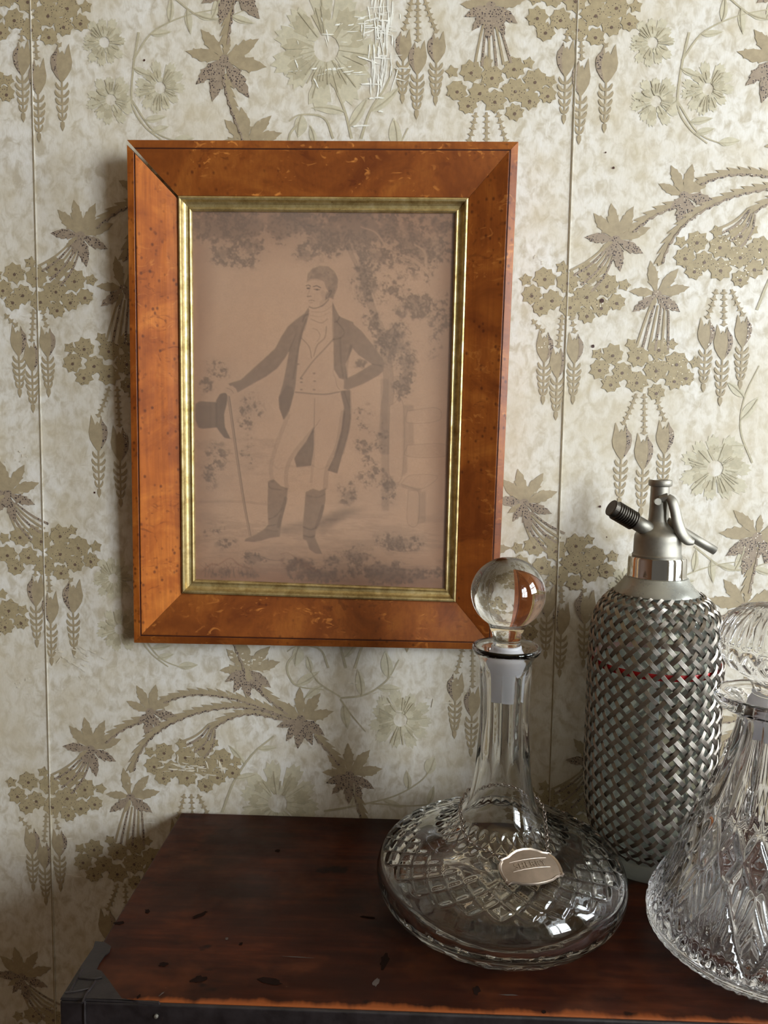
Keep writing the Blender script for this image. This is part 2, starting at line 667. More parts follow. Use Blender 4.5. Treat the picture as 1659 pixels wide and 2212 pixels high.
for k_, (wy0, wy1, _w) in enumerate(WINDOWS):
    win = empty('window_%d' % (k_ + 1), (WIN_X, 0, 0))
    tag(win, kind='structure')
    b = MB()
    b.box((0.02, wy0, wz0), (0.08, wy0 + fw, wz1))
    b.box((0.02, wy1 - fw, wz0), (0.08, wy1, wz1))
    b.box((0.02, wy0 + fw, wz0), (0.08, wy1 - fw, wz0 + fw))
    b.box((0.02, wy0 + fw, wz1 - fw), (0.08, wy1 - fw, wz1))
    obj('window_frame', b.mesh('window_frame'), M['white'], win)
    y = (wy0 + wy1) / 2
    simple_box('glazing_bar', (0.035, y - 0.011, wz0 + fw), (0.065, y + 0.011, wz1 - fw), M['white'], win)
    for k in (1, 2, 3):
        z = wz0 + (wz1 - wz0) * k / 4
        simple_box('glazing_bar', (0.038, wy0 + fw, z - 0.011), (0.062, wy1 - fw, z + 0.011), M['white'], win)

# ------------------------------------------------------------------ wallpaper pattern (printed relief on the wall)
U = 0.4513e-3                                   # one photo pixel on the wall, in metres
PX = on_wall(1237, 300)[0] - on_wall(72, 300)[0]
_a, _b = on_wall(172, 495), on_wall(187, 1605)
PZ = _a[2] - _b[2]


def wp(px, py):
    p = on_wall(px, py)
    return np.array([p[0], p[2]])


def leaf_outline(L, w, bend=0.0, rs=0):
    """slender toothed leaf along +x"""
    half = [(0.0, .10), (.12, .15), (.26, .25), (.37, .38), (.42, .50), (.45, .38), (.56, .42), (.64, .47), (.67, .34), (.77, .30), (.80, .31), (.84, .20), (.93, .09), (1.0, 0.0)]
    rnd = random.Random(rs)
    up = [(t, h * w * (1 + 0.25 * (rnd.random() - .5))) for t, h in half]
    dn = [(min(t + .05 * (rnd.random() - .5), .99), h * w * (1 + 0.25 * (rnd.random() - .5))) for t, h in half]
    pts = up + [(t, -h) for t, h in reversed(dn[:-1])]
    return [(t * L, y * L + bend * L * t * t) for t, y in pts]


def rot2(pts, a, c=(0, 0)):
    ca, sa = math.cos(a), math.sin(a)
    return [(c[0] + x * ca - y * sa, c[1] + x * sa + y * ca) for x, y in pts]


class Sheet(MB):
    """flat printed shape, local 2-D units = photo pixels, x right, y up"""

    def shape(s, pts, lvl, mi=0):
        s.k = getattr(s, 'k', 0) + 1
        lvl = lvl + .03 * min(s.k, 120)
        s.poly([(x * U, -lvl * 1e-4, y * U) for x, y in pts], mi)

    def strip(s, pts, w, lvl, mi=0):
        P = np.array(pts, float)
        T = np.gradient(P, axis=0)
        T /= np.linalg.norm(T, axis=1)[:, None] + 1e-9
        N = np.stack([-T[:, 1], T[:, 0]], 1)
        ww = np.array(w if hasattr(w, '__len__') else [w] * len(P))[:, None] / 2
        a, c = P + N * ww, P - N * ww
        V = [(x * U, -lvl * 1e-4, y * U) for x, y in np.concatenate([a, c])]
        n = len(P)
        s.add(V, [(i, i + 1, n + i + 1, n + i) for i in range(n - 1)], mi)


ROS = {
    'a': [(133, 71, 0), (99, 74, 0), (58, 75, 0), (19, 75, 0), (177, 64, 1), (-27, 65, 1), (-76, 67, 1), (-114, 48, 1), (-142, 42, 0)],
    'b': [(117, 67, 0), (76, 64, 0), (35, 70, 0), (161, 58, 0), (-10, 74, 1), (-60, 55, 1), (-95, 64, 1), (-135, 44, 1)],
    'c': [(108, 70, 0), (49, 67, 0), (11, 69, 0), (170, 58, 0), (-34, 62, 1), (-140, 62, 1), (-57, 44, 1), (-112, 40, 0)],
    'd': [(130, 76, 0), (25, 82, 0), (-16, 90, 0), (172, 82, 0), (218, 79, 1), (251, 90, 1), (302, 94, 1), (80, 46, 0)],
    'e': [(95, 72, 0), (52, 74, 0), (12, 76, 0), (140, 66, 0), (178, 62, 0), (-32, 66, 1), (-62, 66, 1), (-92, 70, 1), (-124, 62, 1), (-155, 58, 1)],
}


def m_rosette(kind, seed):
    s = Sheet()
    rnd = random.Random(seed)
    for k, (a, L, dots) in enumerate(ROS[kind]):
        aa = math.radians(a)
        s.shape(rot2(leaf_outline(L, .37, rnd.uniform(-.1, .1), seed * 9 + k), aa), 5 if dots else 4, dots)
    s.shape([(10 * math.cos(q), 8 * math.sin(q)) for q in np.linspace(0, 6.28, 10)[:-1]], 5, 1)
    return s, ('ink', 'ink_dots')


STARS = [(-62, 27, 1), (-15, 17, 1.05), (30, 35, 1.05), (70, 10, 1.1), (56, 44, .55), (105, 10, .6), (-100, 25, .6), (-90, -10, .95),
         (-45, -15, .95), (30, -8, 1.15), (-10, -32, 1.05), (62, -30, .9), (93, -20, .8), (-70, -38, .85), (32, -50, .8), (-28, 45, .6), (8, -2, .5)]


def m_cluster(seed, sx=1.0, sy=1.0):
    s = Sheet()
    rnd = random.Random(seed)
    for (x, y, k) in STARS:
        x, y = x * sx + rnd.uniform(-4, 4), y * sy + rnd.uniform(-4, 4)
        R = 24.5 * k
        n = 8 if k > .7 else 5
        a0 = rnd.random() * 6
        pts = []
        for i in range(2 * n):
            r = R * (1.0 if i % 2 == 0 else (.78 if k > .7 else .62)) * rnd.uniform(.93, 1.07)
            a = a0 + math.pi * i / n
            pts.append((x + r * math.cos(a), y + r * math.sin(a) * .95))
        s.shape(pts, 4, 0)
        if k > .7:
            s.shape([(x + 3.4 * math.cos(q), y - 3 + 3.4 * math.sin(q)) for q in np.linspace(0, 6.28, 9)[:-1]], 6, 1)
    return s, ('ink_bloom', 'ink_dark')


def m_pod(W_, H_, flip, seed):
    """hanging seed pod with a leafy tail; origin at the pod's top"""
    s = Sheet()
    w, h = W_ / 2, H_
    out = [(-.15, -.20), (-.32, .02), (-.5, -.12), (-.92, -.28), (-1.0, -.45), (-.88, -.66), (-.5, -.86), (-.14, -1.0), (.14, -1.0), (.5, -.86), (.88, -.66),
           (1.0, -.45), (.86, -.22), (.72, .08), (.5, -.06), (.3, -.24), (.08, -.12)]
    pts = [(x * w * flip, y * h) for x, y in out]
    if flip < 0:
        pts.reverse()
    s.shape(pts, 4, 0)
    hp = [(-.32, .02), (-.5, -.12), (-.92, -.28), (-1.0, -.45), (-.88, -.66), (-.5, -.86), (-.2, -.97), (-.42, -.7), (-.48, -.45), (-.36, -.22)]
    s.shape([(x * w * flip, y * h) for x, y in hp], 5, 1)
    # tail
    y0 = -h
    T = H_ * 1.25
    s.strip([(0, y0 + 2), (0, y0 - T * .5), (0, y0 - T)], [3.6, 3.2, 3.2], 4, 0)
    for k in range(5):
        yy = y0 - T * (.12 + .175 * k)
        q = (1.0, 1.15, 1.05, .9, .7)[k]
        for sg in (-1, 1):
            lp = [(0, -2), (sg * 5 * q, 0), (sg * 9 * q, 5), (sg * 12.5 * q, 10), (sg * 14 * q, 5), (sg * 12 * q, -1), (sg * 7 * q, -6), (0, -7)]
            s.shape([(x, yy + y) for x, y in (lp if sg < 0 else lp[::-1])], 4, 0)
    s.shape([(-4, y0 - T + 6), (-4.5, y0 - T - 3), (0, y0 - T - 13), (4.5, y0 - T - 3), (4, y0 - T + 6)], 4, 0)
    return s, ('ink', 'ink_dots')


def m_chain(pts):
    """thin chain of little arrowheads"""
    s = Sheet()
    P = even(pts, 12)
    for i in range(len(P) - 1):
        d = P[i + 1] - P[i]
        a = math.atan2(d[1], d[0])
        s.shape(rot2([(0, 2.2), (5, 2.5), (8, 8), (11, 1.6), (13, 0), (11, -1.6), (8, -8), (5, -2.5), (0, -2.2)], a, P[i]), 4, 0)
    return s, ('ink',)


def m_garland(pts, w=1.0):
    """barbed spray: overlapping scale-shaped leaves along a curve, tips forward"""
    s = Sheet()
    P = even(pts, 21)
    for i in range(len(P) - 1):
        d = P[i + 1] - P[i]
        a = math.atan2(d[1], d[0])
        sd = -1 if d[0] < 0 else 1                 # toothed side is the upper one
        q = w * sd
        s.shape(rot2([(-5, 4 * q), (6, 8 * q), (16, 11 * q), (27, 13.5 * q), (21, 6 * q), (27, 1 * q), (21, -6 * q), (15, -9 * q), (8, -7 * q), (-5, -5 * q)], a, P[i]), 4, 0)
        s.shape(rot2([(-3, -3 * q), (9, -4.5 * q), (20, -4 * q), (21, -7 * q), (15, -10.5 * q), (8, -8.5 * q), (-4, -6.5 * q)], a, P[i]), 7, 1)
    return s, ('ink', 'ink_dots')


def m_bundle(p0, p1, w0, w1, n=6, bow=0.0):
    """fan of thin stalks from p0 to p1"""
    s = Sheet()
    p0, p1 = np.array(p0, float), np.array(p1, float)
    d = (p1 - p0)
    L = np.linalg.norm(d)
    d /= L
    nn = np.array([-d[1], d[0]])
    for k in range(n):
        u = k / (n - 1) - .5
        pts = []
        for t in np.linspace(0, 1, 9):
            ww = w0 + (w1 - w0) * t ** .8
            pts.append(p0 + d * L * t * (1 - .12 * abs(u)) + nn * (u * ww + bow * math.sin(math.pi * t) * L))
        s.strip(pts, np.linspace(3.6, 5.2, 9), 4, k % 2)
    return s, ('ink', 'ink_dots')


def m_carnation(R, seed, rows=3):
    """big ragged pale bloom"""
    s = Sheet()
    rnd = random.Random(seed)
    for row in range(rows):
        rr = R * (1 - row * .26)
        n = 11 - row * 2
        for k in range(n):
            a = 2 * math.pi * k / n + row * .3 + rnd.uniform(-.1, .1)
            h = math.pi / n * .86
            l = rr * rnd.uniform(.88, 1.08)
            pts = [(R * .22 * math.cos(a - h * .6), R * .22 * math.sin(a - h * .6))]
            m_ = 7
            for i in range(m_ + 1):
                q = a - h + 2 * h * i / m_
                r = l * (1.0 if i % 2 else .90) * (1 - .16 * abs(2 * i / m_ - 1) ** 2)
                pts.append((r * math.cos(q), r * math.sin(q)))
            pts.append((R * .22 * math.cos(a + h * .6), R * .22 * math.sin(a + h * .6)))
            s.shape(pts, 1 + row * .6, row % 2)
    for k in range(26):
        a = rnd.random() * 6.28
        r0, r1 = R * rnd.uniform(.2, .35), R * rnd.uniform(.5, .85)
        s.strip([(r0 * math.cos(a), r0 * math.sin(a)), (r1 * math.cos(a), r1 * math.sin(a))], [1.6, 2.6], 6 + .05 * k, 1)
    return s, ('ink_pale', 'ink_line')


def m_stem(pts, w=4, leaves=()):
    s = Sheet()
    P = even(pts, 8)
    s.strip(P, np.linspace(w, w * .55, len(P)), 2, 1)
    for (t, ang, L, wd) in leaves:
        i = int(t * (len(P) - 1))
        c = P[i]
        d = P[min(i + 1, len(P) - 1)] - P[max(i - 1, 0)]
        a = math.atan2(d[1], d[0]) + math.radians(ang)
        lf = []
        for q in np.linspace(0, 1, 9):
            lf.append((q * L, wd * math.sin(math.pi * q ** .8) + .25 * L * q * q))
        for q in np.linspace(1, 0, 9)[1:]:
            lf.append((q * L, -wd * .55 * math.sin(math.pi * q ** .8) + .25 * L * q * q))
        s.shape(rot2(lf, a, c), 1.5, 0)
        s.strip(rot2([(q * L, .25 * L * q * q) for q in np.linspace(0, .9, 6)], a, c), [2.4] * 6, 4.6, 1)
    return s, ('ink_pale', 'ink_line')


PRINTED = []


def put(name, sheet_mats, px, py, seen=None):
    """one printed motif, repeated on the paper's own repeat (drop and width of the roll)"""
    s, mats = sheet_mats
    me = s.mesh(name)
    for k in mats:
        me.materials.append(M[k])
    c = wp(px, py)
    PRINTED.append(name)
    for i in (-1, 0, 1):
        for j in (-1, 0, 1):
            x, z = c[0] + i * PX, c[1] + j * PZ
            if -0.62 < x < 0.72 and -0.35 < z < 0.98:
                o = obj(name, me, None, wall)
                o.location = (x, -2e-6 * len(PRINTED), z)


def rel(pts, px, py):
    """photo pixels -> local pattern units around (px, py)"""
    c = wp(px, py)
    return [tuple((wp(*p) - c) / U) for p in pts]


for k, (px, py, kd) in enumerate([(1330, 517, 'a'), (1478, 422, 'b'), (650, 1552, 'e'), (1419, 635, 'c'), (535, 1446, 'e'), (755, 1672, 'e'),
                                  (485, 127, 'd'), (1060, 12, 'e'), (1132, 1085, 'a'), (503, -42, 'd')]):
    put('leaf_spray', m_rosette(kd, 11 + k), px, py)
for k, (px, py) in enumerate([(1240, 628), (415, 1648), (1390, 792), (1082, 186), (1215, 1208), (905, -80)]):
    put('blossom_cluster', m_cluster(30 + k, 1.0 if k != 1 else .95, 1), px, py)
PODS = [((1178, 718), (1150, 690), 36, 62), ((1206, 752), (1215, 680), 34, 62), ((1243, 722), (1235, 680), 36, 60),
        ((1345, 918), (1375, 850), 42, 72), ((1392, 940), (1392, 850), 40, 72), ((1438, 912), (1415, 850), 38, 66),
        ((872, 68), (890, 0), 34, 58), ((903, 92), (903, 0), 38, 62), ((944, 72), (918, 0), 38, 58),
        ((1183, 1268), (1185, 1245), 38, 66), ((1214, 1304), (1212, 1245), 38, 68), ((1266, 1278), (1236, 1245), 46, 70),
        ((985, 1456), (1000, 1398), 38, 60), ((1021, 1486), (1021, 1398), 36, 64), ((1062, 1458), (1044, 1398), 36, 60),
        ((1527, 690), (1548, 625), 36, 62), ((1564, 706), (1564, 625), 40, 68), ((1607, 684), (1580, 625), 36, 62)]
for k, ((tx, ty), (cx, cy_), w_, h_) in enumerate(PODS):
    put('seed_pod', m_pod(w_, h_, -1 if k in (0, 1, 2, 3, 4, 5, 15, 16, 17) else 1, k), tx, ty)
    put('beaded_stalk', m_chain(rel([(cx, cy_), ((cx * .5 + tx * .5), (cy_ + ty) / 2 + 4), (tx, ty)], cx, cy_)), cx, cy_)
for pts in ([(1462, 440), (1410, 462), (1362, 498)],
            [(628, 1548), (560, 1522), (510, 1506), (450, 1496), (400, 1498), (352, 1513)],
            [(622, 1552), (570, 1530), (510, 1523), (440, 1532), (380, 1553), (330, 1584), (298, 1625), (284, 1665)],
            [(610, 1550), (545, 1537), (495, 1548), (458, 1570)],
            [(552, 1472), (580, 1503), (625, 1538)], [(685, 1588), (712, 1618), (738, 1650)], [(763, 1700), (775, 1730), (788, 1775)],
            [(487, 165), (496, 205), (510, 250), (530, 300), (535, 330)], [(503, -10), (493, 50), (486, 95)], [(185, 480), (240, 430), (272, 405)]):
    if pts[0] == (185, 480):
        continue
    put('barbed_garland', m_garland(rel(pts, *pts[0]), .85 if len(pts) > 3 else .95), *pts[0])
for (a, c, w0, w1, bow) in (((1318, 540), (1250, 612), 22, 62, .06), ((458, 1570), (415, 1622), 18, 60, .1), ((1425, 660), (1408, 758), 34, 66, 0),
                            ((1060, 42), (1065, 146), 22, 74, 0), ((1140, 1112), (1198, 1178), 18, 66, -.06)):
    put('stalk_fan', m_bundle(*rel([a, c], *a), w0, w1, 6, bow), *a)
for k, (px, py, R_) in enumerate([(865, 1555, 66), (1545, 1012, 72), (226, 92, 46), (240, 216, 48), (346, 190, 50), (705, 105, 112), (600, 1735, 92), (1585, 1285, 40)]):
    if k == 7:
        continue
    put('pale_bloom', m_carnation(R_ * 1.08, 60 + k), px, py)
for pts, w, lv in (
        ([(300, 70), (288, 150), (286, 225), (312, 272), (352, 305)], 5, [(.3, 60, 40, 9), (.55, -60, 34, 8), (.9, 40, 40, 10)]),
        ([(288, 130), (330, 70), (400, 35), (470, 20)], 4, [(.3, -50, 44, 9), (.55, 50, 50, 10), (.8, -40, 50, 10)]),
        ([(760, 300), (745, 240), (720, 180)], 6, [(.2, -60, 70, 14), (.5, 50, 70, 12)]),
        ([(720, 300), (700, 255), (650, 248), (625, 262)], 5, [(.8, 60, 46, 18)]),
        ([(780, 300), (800, 240), (832, 190), (850, 150)], 6, [(.4, -40, 80, 14)]),
        ([(735, 1508), (790, 1500), (835, 1470), (862, 1425)], 5, [(.3, 70, 60, 14), (.55, -50, 50, 12), (.75, 30, 62, 18)]),
        ([(735, 1505), (690, 1475), (665, 1440)], 4, [(.5, 60, 50, 12), (.9, -30, 40, 10)]),
        ([(735, 1510), (760, 1545), (790, 1580)], 4, [(.2, -40, 56, 14)]),
        ([(700, 1752), (770, 1740), (850, 1720), (905, 1690), (932, 1660)], 5, [(.25, 60, 60, 12), (.5, -50, 50, 10), (.75, 50, 44, 12), (.97, 0, 44, 18)]),
        ([(800, 1735), (900, 1740), (1000, 1722), (1050, 1700)], 4, [(.5, 50, 46, 10), (.9, -20, 44, 14)]),
        ([(480, 1755), (505, 1690), (545, 1630), (592, 1590)], 6, [(.4, -60, 50, 10), (.6, 60, 56, 10), (.8, -50, 44, 9)]),
        ([(1625, 1000), (1600, 930), (1608, 860), (1640, 790)], 4, [(.2, 60, 70, 14), (.45, -50, 60, 14), (.7, 50, 50, 12)]),
        ([(1500, 1180), (1560, 1225), (1610, 1230), (1659, 1215)], 4, [(.3, -60, 50, 10), (.6, 60, 60, 10), (.85, -50, 50, 10)]),
        ([(300, 1360), (345, 1420), (400, 1445)], 4, [(.4, 50, 46, 10), (.9, 10, 44, 12)]),
        ([(640, 1410), (620, 1440), (640, 1480), (700, 1490)], 5, [(.6, 50, 60, 14)])):
    put('pale_stem', m_stem(rel(pts, *pts[0]), w, lv), *pts[0])

# seams between the lengths of paper, rubbed patches and nail holes
for xs in (on_wall(72, 300)[0] - PX, on_wall(72, 300)[0], on_wall(1237, 300)[0], on_wall(1237, 300)[0] + PX):
    simple_box('paper_joint', (xs - .0007, -.0006, FLOOR_Z), (xs + .0004, 0.0, 1.9), M['seam'], wall)
    simple_box('paper_edge', (xs + .0004, -.0009, FLOOR_Z), (xs + .0010, 0.0, 1.9), M['paper'], wall)
rnd = random.Random(5)


def scuff(px, py, w, h, n, ang=0, mat='scuff2'):
    s = Sheet()
    for k in range(n):
        x, y = rnd.gauss(0, w / 2.6), rnd.gauss(0, h / 2.6)
        l = rnd.uniform(.06, .30 if mat == 'scuff' else .16) * max(w, h)
        t_ = rnd.uniform(1.2, 4.5)
        a = ang + rnd.gauss(0, .12) + (math.pi / 2 if rnd.random() < .15 else 0)
        s.shape(rot2([(-l / 2, 0), (-l * .3, t_ / 2), (l * .1, t_ * .35), (l * .4, t_ / 2), (l / 2, 0), (l * .2, -t_ / 2), (-l * .2, -t_ * .3)], a, (x, y)), 7.5, 0)
    me = s.mesh('rubbed_patch')
    me.materials.append(M[mat])
    o = obj('rubbed_patch', me, None, wall)
    c = wp(px, py)
    o.location = (c[0], 0, c[1])


scuff(825, 95, 46, 180, 100, math.pi / 2, 'scuff')
scuff(800, 60, 110, 60, 26, .1, 'scuff')
scuff(690, 110, 100, 90, 6, 1.8, 'scuff')
scuff(750, 155, 110, 16, 12, .05, 'scuff')
scuff(170, 1425, 120, 50, 26, -.4)
scuff(420, 1655, 170, 24, 34, 0)
scuff(535, 1425, 60, 22, 24, .05)
scuff(1160, 560, 30, 26, 8, .3)
scuff(1300, 655, 20, 16, 12, .3)
scuff(1175, 745, 24, 24, 10, .7)
scuff(1010, 1480, 70, 90, 10, .2)
scuff(880, 1500, 160, 60, 12, .1)
scuff(35, 985, 50, 36, 10, 0)
scuff(50, 1470, 50, 40, 10, 0)
for px, py, r in ((1325, 363, 2.6), (1281, 748, 3.6), (1296, 1094, 2.6), (1308, 330, 1.8), (205, 1064, 2.2), (1300, 650, 4.5), (312, 131, 2.4), (1310, 1160, 1.6)):
    s = Sheet()
    s.shape([(r * math.cos(a) * rnd.uniform(.7, 1.2), r * math.sin(a)) for a in np.linspace(0, 6.28, 9)[:-1]], 8, 0)
    me = s.mesh('nail_hole')
    me.materials.append(M['stringing'])
    o = obj('nail_hole', me, None, wall)
    c = wp(px, py)
    o.location = (c[0], 0, c[1])

# ------------------------------------------------------------------ picture frame
OUT_D = 0.022
LEAN = math.radians(2.3)
Q_OUT, Q_IN = [], []
for px_, py_, t_ in ((272, 297, 1), (1121, 301, 1), (1072, 1403, 0), (288, 1388, 0)):          # TL TR BR BL, x z
    p = on_wall(px_, py_, -OUT_D - t_ * .473 * math.sin(LEAN))
    Q_OUT.append(np.array([p[0], p[2]]))
for px_, py_, t_ in ((413, 453, 1), (984, 457, 1), (961, 1272, 0), (421, 1252, 0)):
    p = on_wall(px_, py_, -.009 - (.04 + .37 * t_) * math.sin(LEAN))
    Q_IN.append(np.array([p[0], p[2]]))
frame = empty('picture_frame', ((Q_OUT[2][0] + Q_OUT[3][0]) / 2, 0, (Q_OUT[2][1] + Q_OUT[3][1]) / 2))
frame.rotation_euler = (LEAN, 0, 0)
tag(frame, 'burr maple picture frame with gilt slip hanging on the floral wallpaper', 'picture frame')
F0 = np.array([frame.location.x, frame.location.z])


def rail_mesh(name, i, prof, gap0=0.0, gap1=0.0):
    """mitred length of moulding between corners i and i+1; prof = (w 0..1, depth)"""
    a, c = i, (i + 1) % 4
    n = len(prof)
    V = []
    d = (Q_OUT[c] - Q_OUT[a])
    d = d / np.linalg.norm(d)
    for cor, sg, gp in ((a, 1, gap0), (c, -1, gap1)):
        for w, dep in prof:
            p = Q_OUT[cor] * (1 - w) + Q_IN[cor] * w - F0 + d * sg * (0.00012 + gp * (1 - .35 * w))
            V.append((p[0], -dep, p[1]))
    F = [(k, (k + 1) % n, n + (k + 1) % n, n + k) for k in range(n)]
    F += [tuple(range(n)), tuple(range(2 * n - 1, n - 1, -1))]
    return fix_normals(mesh(name, V, F))


P_RAIL = [(0, .001), (0, .0195), (.006, .021), (.012, .0215), (.122, .0228), (.128, .0226), (.148, .0226), (.154, .0228), (.165, .0227), (.6, .0140), (.775, .0104), (.785, .0095), (.785, .001)]
P_LINE = [(.1285, .0221), (.1285, .02275), (.1475, .02275), (.1475, .0221)]
P_SLIP = [(.787, .003), (.787, .0112), (.795, .0124), (.82, .0128), (.845, .0122), (.853, .0106), (.87, .0088), (.90, .0076), (.93, .0071), (.945, .0071), (.952, .0080), (.972, .0083), (.99, .0076), (1.0, .0062), (1.0, .003)]
for i, (mt, g0, g1) in enumerate((('burr_h', 0, 0), ('burr_v2', 0, 0), ('burr_h2', 0, 0), ('burr_v', 0, .0040))):
    rl = obj('frame_rail', rail_mesh('frame_rail', i, P_RAIL, g0, g1), M[mt], frame)
    obj('inlay_line', rail_mesh('inlay_line', i, P_LINE, g0, g1), M['stringing'], rl)
    obj('gilt_slip', rail_mesh('gilt_slip', i, P_SLIP), M['gilt'], frame)


def quad_plate(name, q, d0, d1, mat, parent):
    V = [(p[0] - F0[0], -d1, p[1] - F0[1]) for p in q] + [(p[0] - F0[0], -d0, p[1] - F0[1]) for p in q]
    F = [(0, 3, 2, 1), (4, 5, 6, 7), (0, 1, 5, 4), (1, 2, 6, 5), (2, 3, 7, 6), (3, 0, 4, 7)]
    return obj(name, fix_normals(mesh(name, V, F)), mat, parent)


def lerpq(t):
    return [Q_OUT[k] * (1 - t) + Q_IN[k] * t for k in range(4)]


quad_plate('backing_board', lerpq(.80), .0012, .0034, M['backing'], frame)
quad_plate('glass_pane', lerpq(.96), .0048, .0063, M['pane'], frame)

# --- the engraving, drawn as tone on a fine grid -----------------------------------
NX, NY, SS = 440, 640, 2
gx = (np.arange(NX * SS) + .5) / (NX * SS)
gy = (np.arange(NY * SS) + .5) / (NY * SS)
UU, VV = np.meshgrid(gx, gy)
SC = [np.array(p, float) for p in ((66, 65), (1520, 68), (1460, 2152), (82, 2128))]
CX = (SC[0][0] * (1 - UU) + SC[1][0] * UU) * (1 - VV) + (SC[3][0] * (1 - UU) + SC[2][0] * UU) * VV
CY = (SC[0][1] * (1 - UU) + SC[1][1] * UU) * (1 - VV) + (SC[3][1] * (1 - UU) + SC[2][1] * UU) * VV
rs = np.random.RandomState(4)


def fbm(cells, octaves=4, ax=1.0, gain=.55):
    H_, W_ = UU.shape
    out = np.zeros((H_, W_))
    amp, tot = 1.0, 0.0
    for o in range(octaves):
        cx_, cy_ = max(2, int(cells * 2 ** o)), max(2, int(cells * 2 ** o * H_ / W_ * ax))
        g = rs.rand(cy_ + 2, cx_ + 2)
        x, y = UU * cx_, VV * cy_
        x0, y0 = x.astype(int), y.astype(int)
        fx, fy = x - x0, y - y0
        fx, fy = fx * fx * (3 - 2 * fx), fy * fy * (3 - 2 * fy)
        v = (g[y0, x0] * (1 - fx) + g[y0, x0 + 1] * fx) * (1 - fy) + (g[y0 + 1, x0] * (1 - fx) + g[y0 + 1, x0 + 1] * fx) * fy
        out += v * amp
        tot += amp
        amp *= gain
    return out / tot


def sstep(x, a, b):
    t = np.clip((x - a) / (b - a), 0, 1)
    return t * t * (3 - 2 * t)


def blur(m_, k):
    for _ in range(2):
        for ax in (0, 1):
            c = np.cumsum(np.pad(m_, [(k + 1, k) if a == ax else (0, 0) for a in (0, 1)], mode='edge'), axis=ax)
            n = m_.shape[ax]
            m_ = (np.take(c, range(2 * k + 1, n + 2 * k + 1), axis=ax) - np.take(c, range(0, n), axis=ax)) / (2 * k + 1)
    return m_


def pmask(pts, soft=1):
    P = np.array(pts, float)
    inside = np.zeros(CX.shape, bool)
    n = len(P)
    sel = (CX > P[:, 0].min() - 3) & (CX < P[:, 0].max() + 3) & (CY > P[:, 1].min() - 3) & (CY < P[:, 1].max() + 3)
    x, y = CX[sel], CY[sel]
    r = np.zeros(x.shape, bool)
    for i in range(n):
        (x1, y1), (x2, y2) = P[i], P[(i + 1) % n]
        if y1 == y2:
            continue
        r ^= ((y1 > y) != (y2 > y)) & (x < (x2 - x1) * (y - y1) / (y2 - y1) + x1)
    inside[sel] = r
    return blur(inside.astype(float), soft) if soft else inside.astype(float)


def lmask(pts, w):
    """soft stroke along a polyline"""
    P = np.array(resample(pts, max(8, 5 * len(pts))))
    d = np.full(CX.shape, 1e9)
    ww = w if hasattr(w, '__len__') else [w, w]
    sel = (CX > P[:, 0].min() - 30) & (CX < P[:, 0].max() + 30) & (CY > P[:, 1].min() - 30) & (CY < P[:, 1].max() + 30)
    x, y = CX[sel], CY[sel]
    best = np.zeros(x.shape)
    for i in range(len(P) - 1):
        a, c = P[i], P[i + 1]
        ab = c - a
        t = np.clip(((x - a[0]) * ab[0] + (y - a[1]) * ab[1]) / (ab @ ab + 1e-9), 0, 1)
        dd = np.hypot(x - a[0] - t * ab[0], y - a[1] - t * ab[1])
        q = ww[0] + (ww[1] - ww[0]) * i / (len(P) - 1)
        best = np.maximum(best, 1 - sstep(dd, q * .5 - 1.2, q * .5 + 1.8))
    m_ = np.zeros(CX.shape)
    m_[sel] = best
    return m_


def blobs(L):
    m_ = np.zeros(CX.shape)
    for (x, y, rx, ry, s) in L:
        m_ = np.maximum(m_, s * np.exp(-(((CX - x) / rx) ** 2 + ((CY - y) / ry) ** 2)))
    return m_


tone = np.ones(CX.shape)            # 1 = bare paper, 0 = full ink
n_big, n_mid, n_fine = fbm(5, 4), fbm(18, 4, gain=.7), fbm(70, 3, gain=.8)
n_leaf = fbm(34, 4, gain=.75)


def shade(mask, k):
    global tone
    tone = tone * (1 - np.clip(mask * k, 0, .97))


def setv(mask, v):
    global tone
    tone = tone * (1 - mask) + v * mask


# trees and shrubs
den = blobs([(300, 150, 280, 110, 1), (130, 120, 120, 90, .8), (560, 190, 130, 70, .8), (330, 330, 130, 50, .75), (1400, 150, 140, 120, .8), (1440, 600, 90, 200, .5), (950, 110, 200, 90, .9), (250, 290, 120, 70, .8), (400, 260, 110, 110, .8), (620, 130, 240, 80, 1), (830, 200, 170, 120, .9), (690, 280, 80, 60, .7),
             (1050, 170, 300, 130, .95), (1300, 250, 230, 160, .85), (1000, 400, 90, 80, .8), (1080, 300, 150, 100, .8), (1280, 560, 140, 80, .9), (1040, 480, 90, 120, .8), (1150, 480, 200, 160, .5),
             (1060, 640, 70, 90, .7), (1180, 760, 110, 120, 1.0), (1250, 880, 60, 120, .9), (1230, 1000, 60, 90, .9), (1100, 750, 70, 90, .7), (1000, 880, 60, 40, .5),
             (1010, 1200, 70, 140, .6), (1010, 1330, 70, 70, .6), (1100, 1280, 50, 120, .7), (200, 920, 110, 70, .6), (150, 1000, 70, 90, .5), (390, 1130, 90, 90, .7), (360, 1220, 60, 50, .6),
             (380, 1380, 70, 120, .5), (200, 1420, 110, 130, .5), (170, 1500, 60, 150, .5), (930, 1600, 80, 70, .9), (1060, 1500, 110, 120, .55), (1150, 1590, 60, 90, .7), (1040, 1420, 60, 50, .6),
             (180, 1820, 120, 70, .5), (260, 1900, 80, 60, .5), (1200, 1880, 150, 60, .8), (960, 1960, 120, 60, .9), (850, 1990, 60, 50, .8), (420, 1985, 110, 40, .8), (650, 2020, 130, 50, .9),
             (1150, 2060, 330, 70, .9), (760, 2080, 180, 60, .9), (300, 2080, 260, 40, .5), (1400, 700, 90, 300, .4), (1380, 420, 80, 90, .5)])
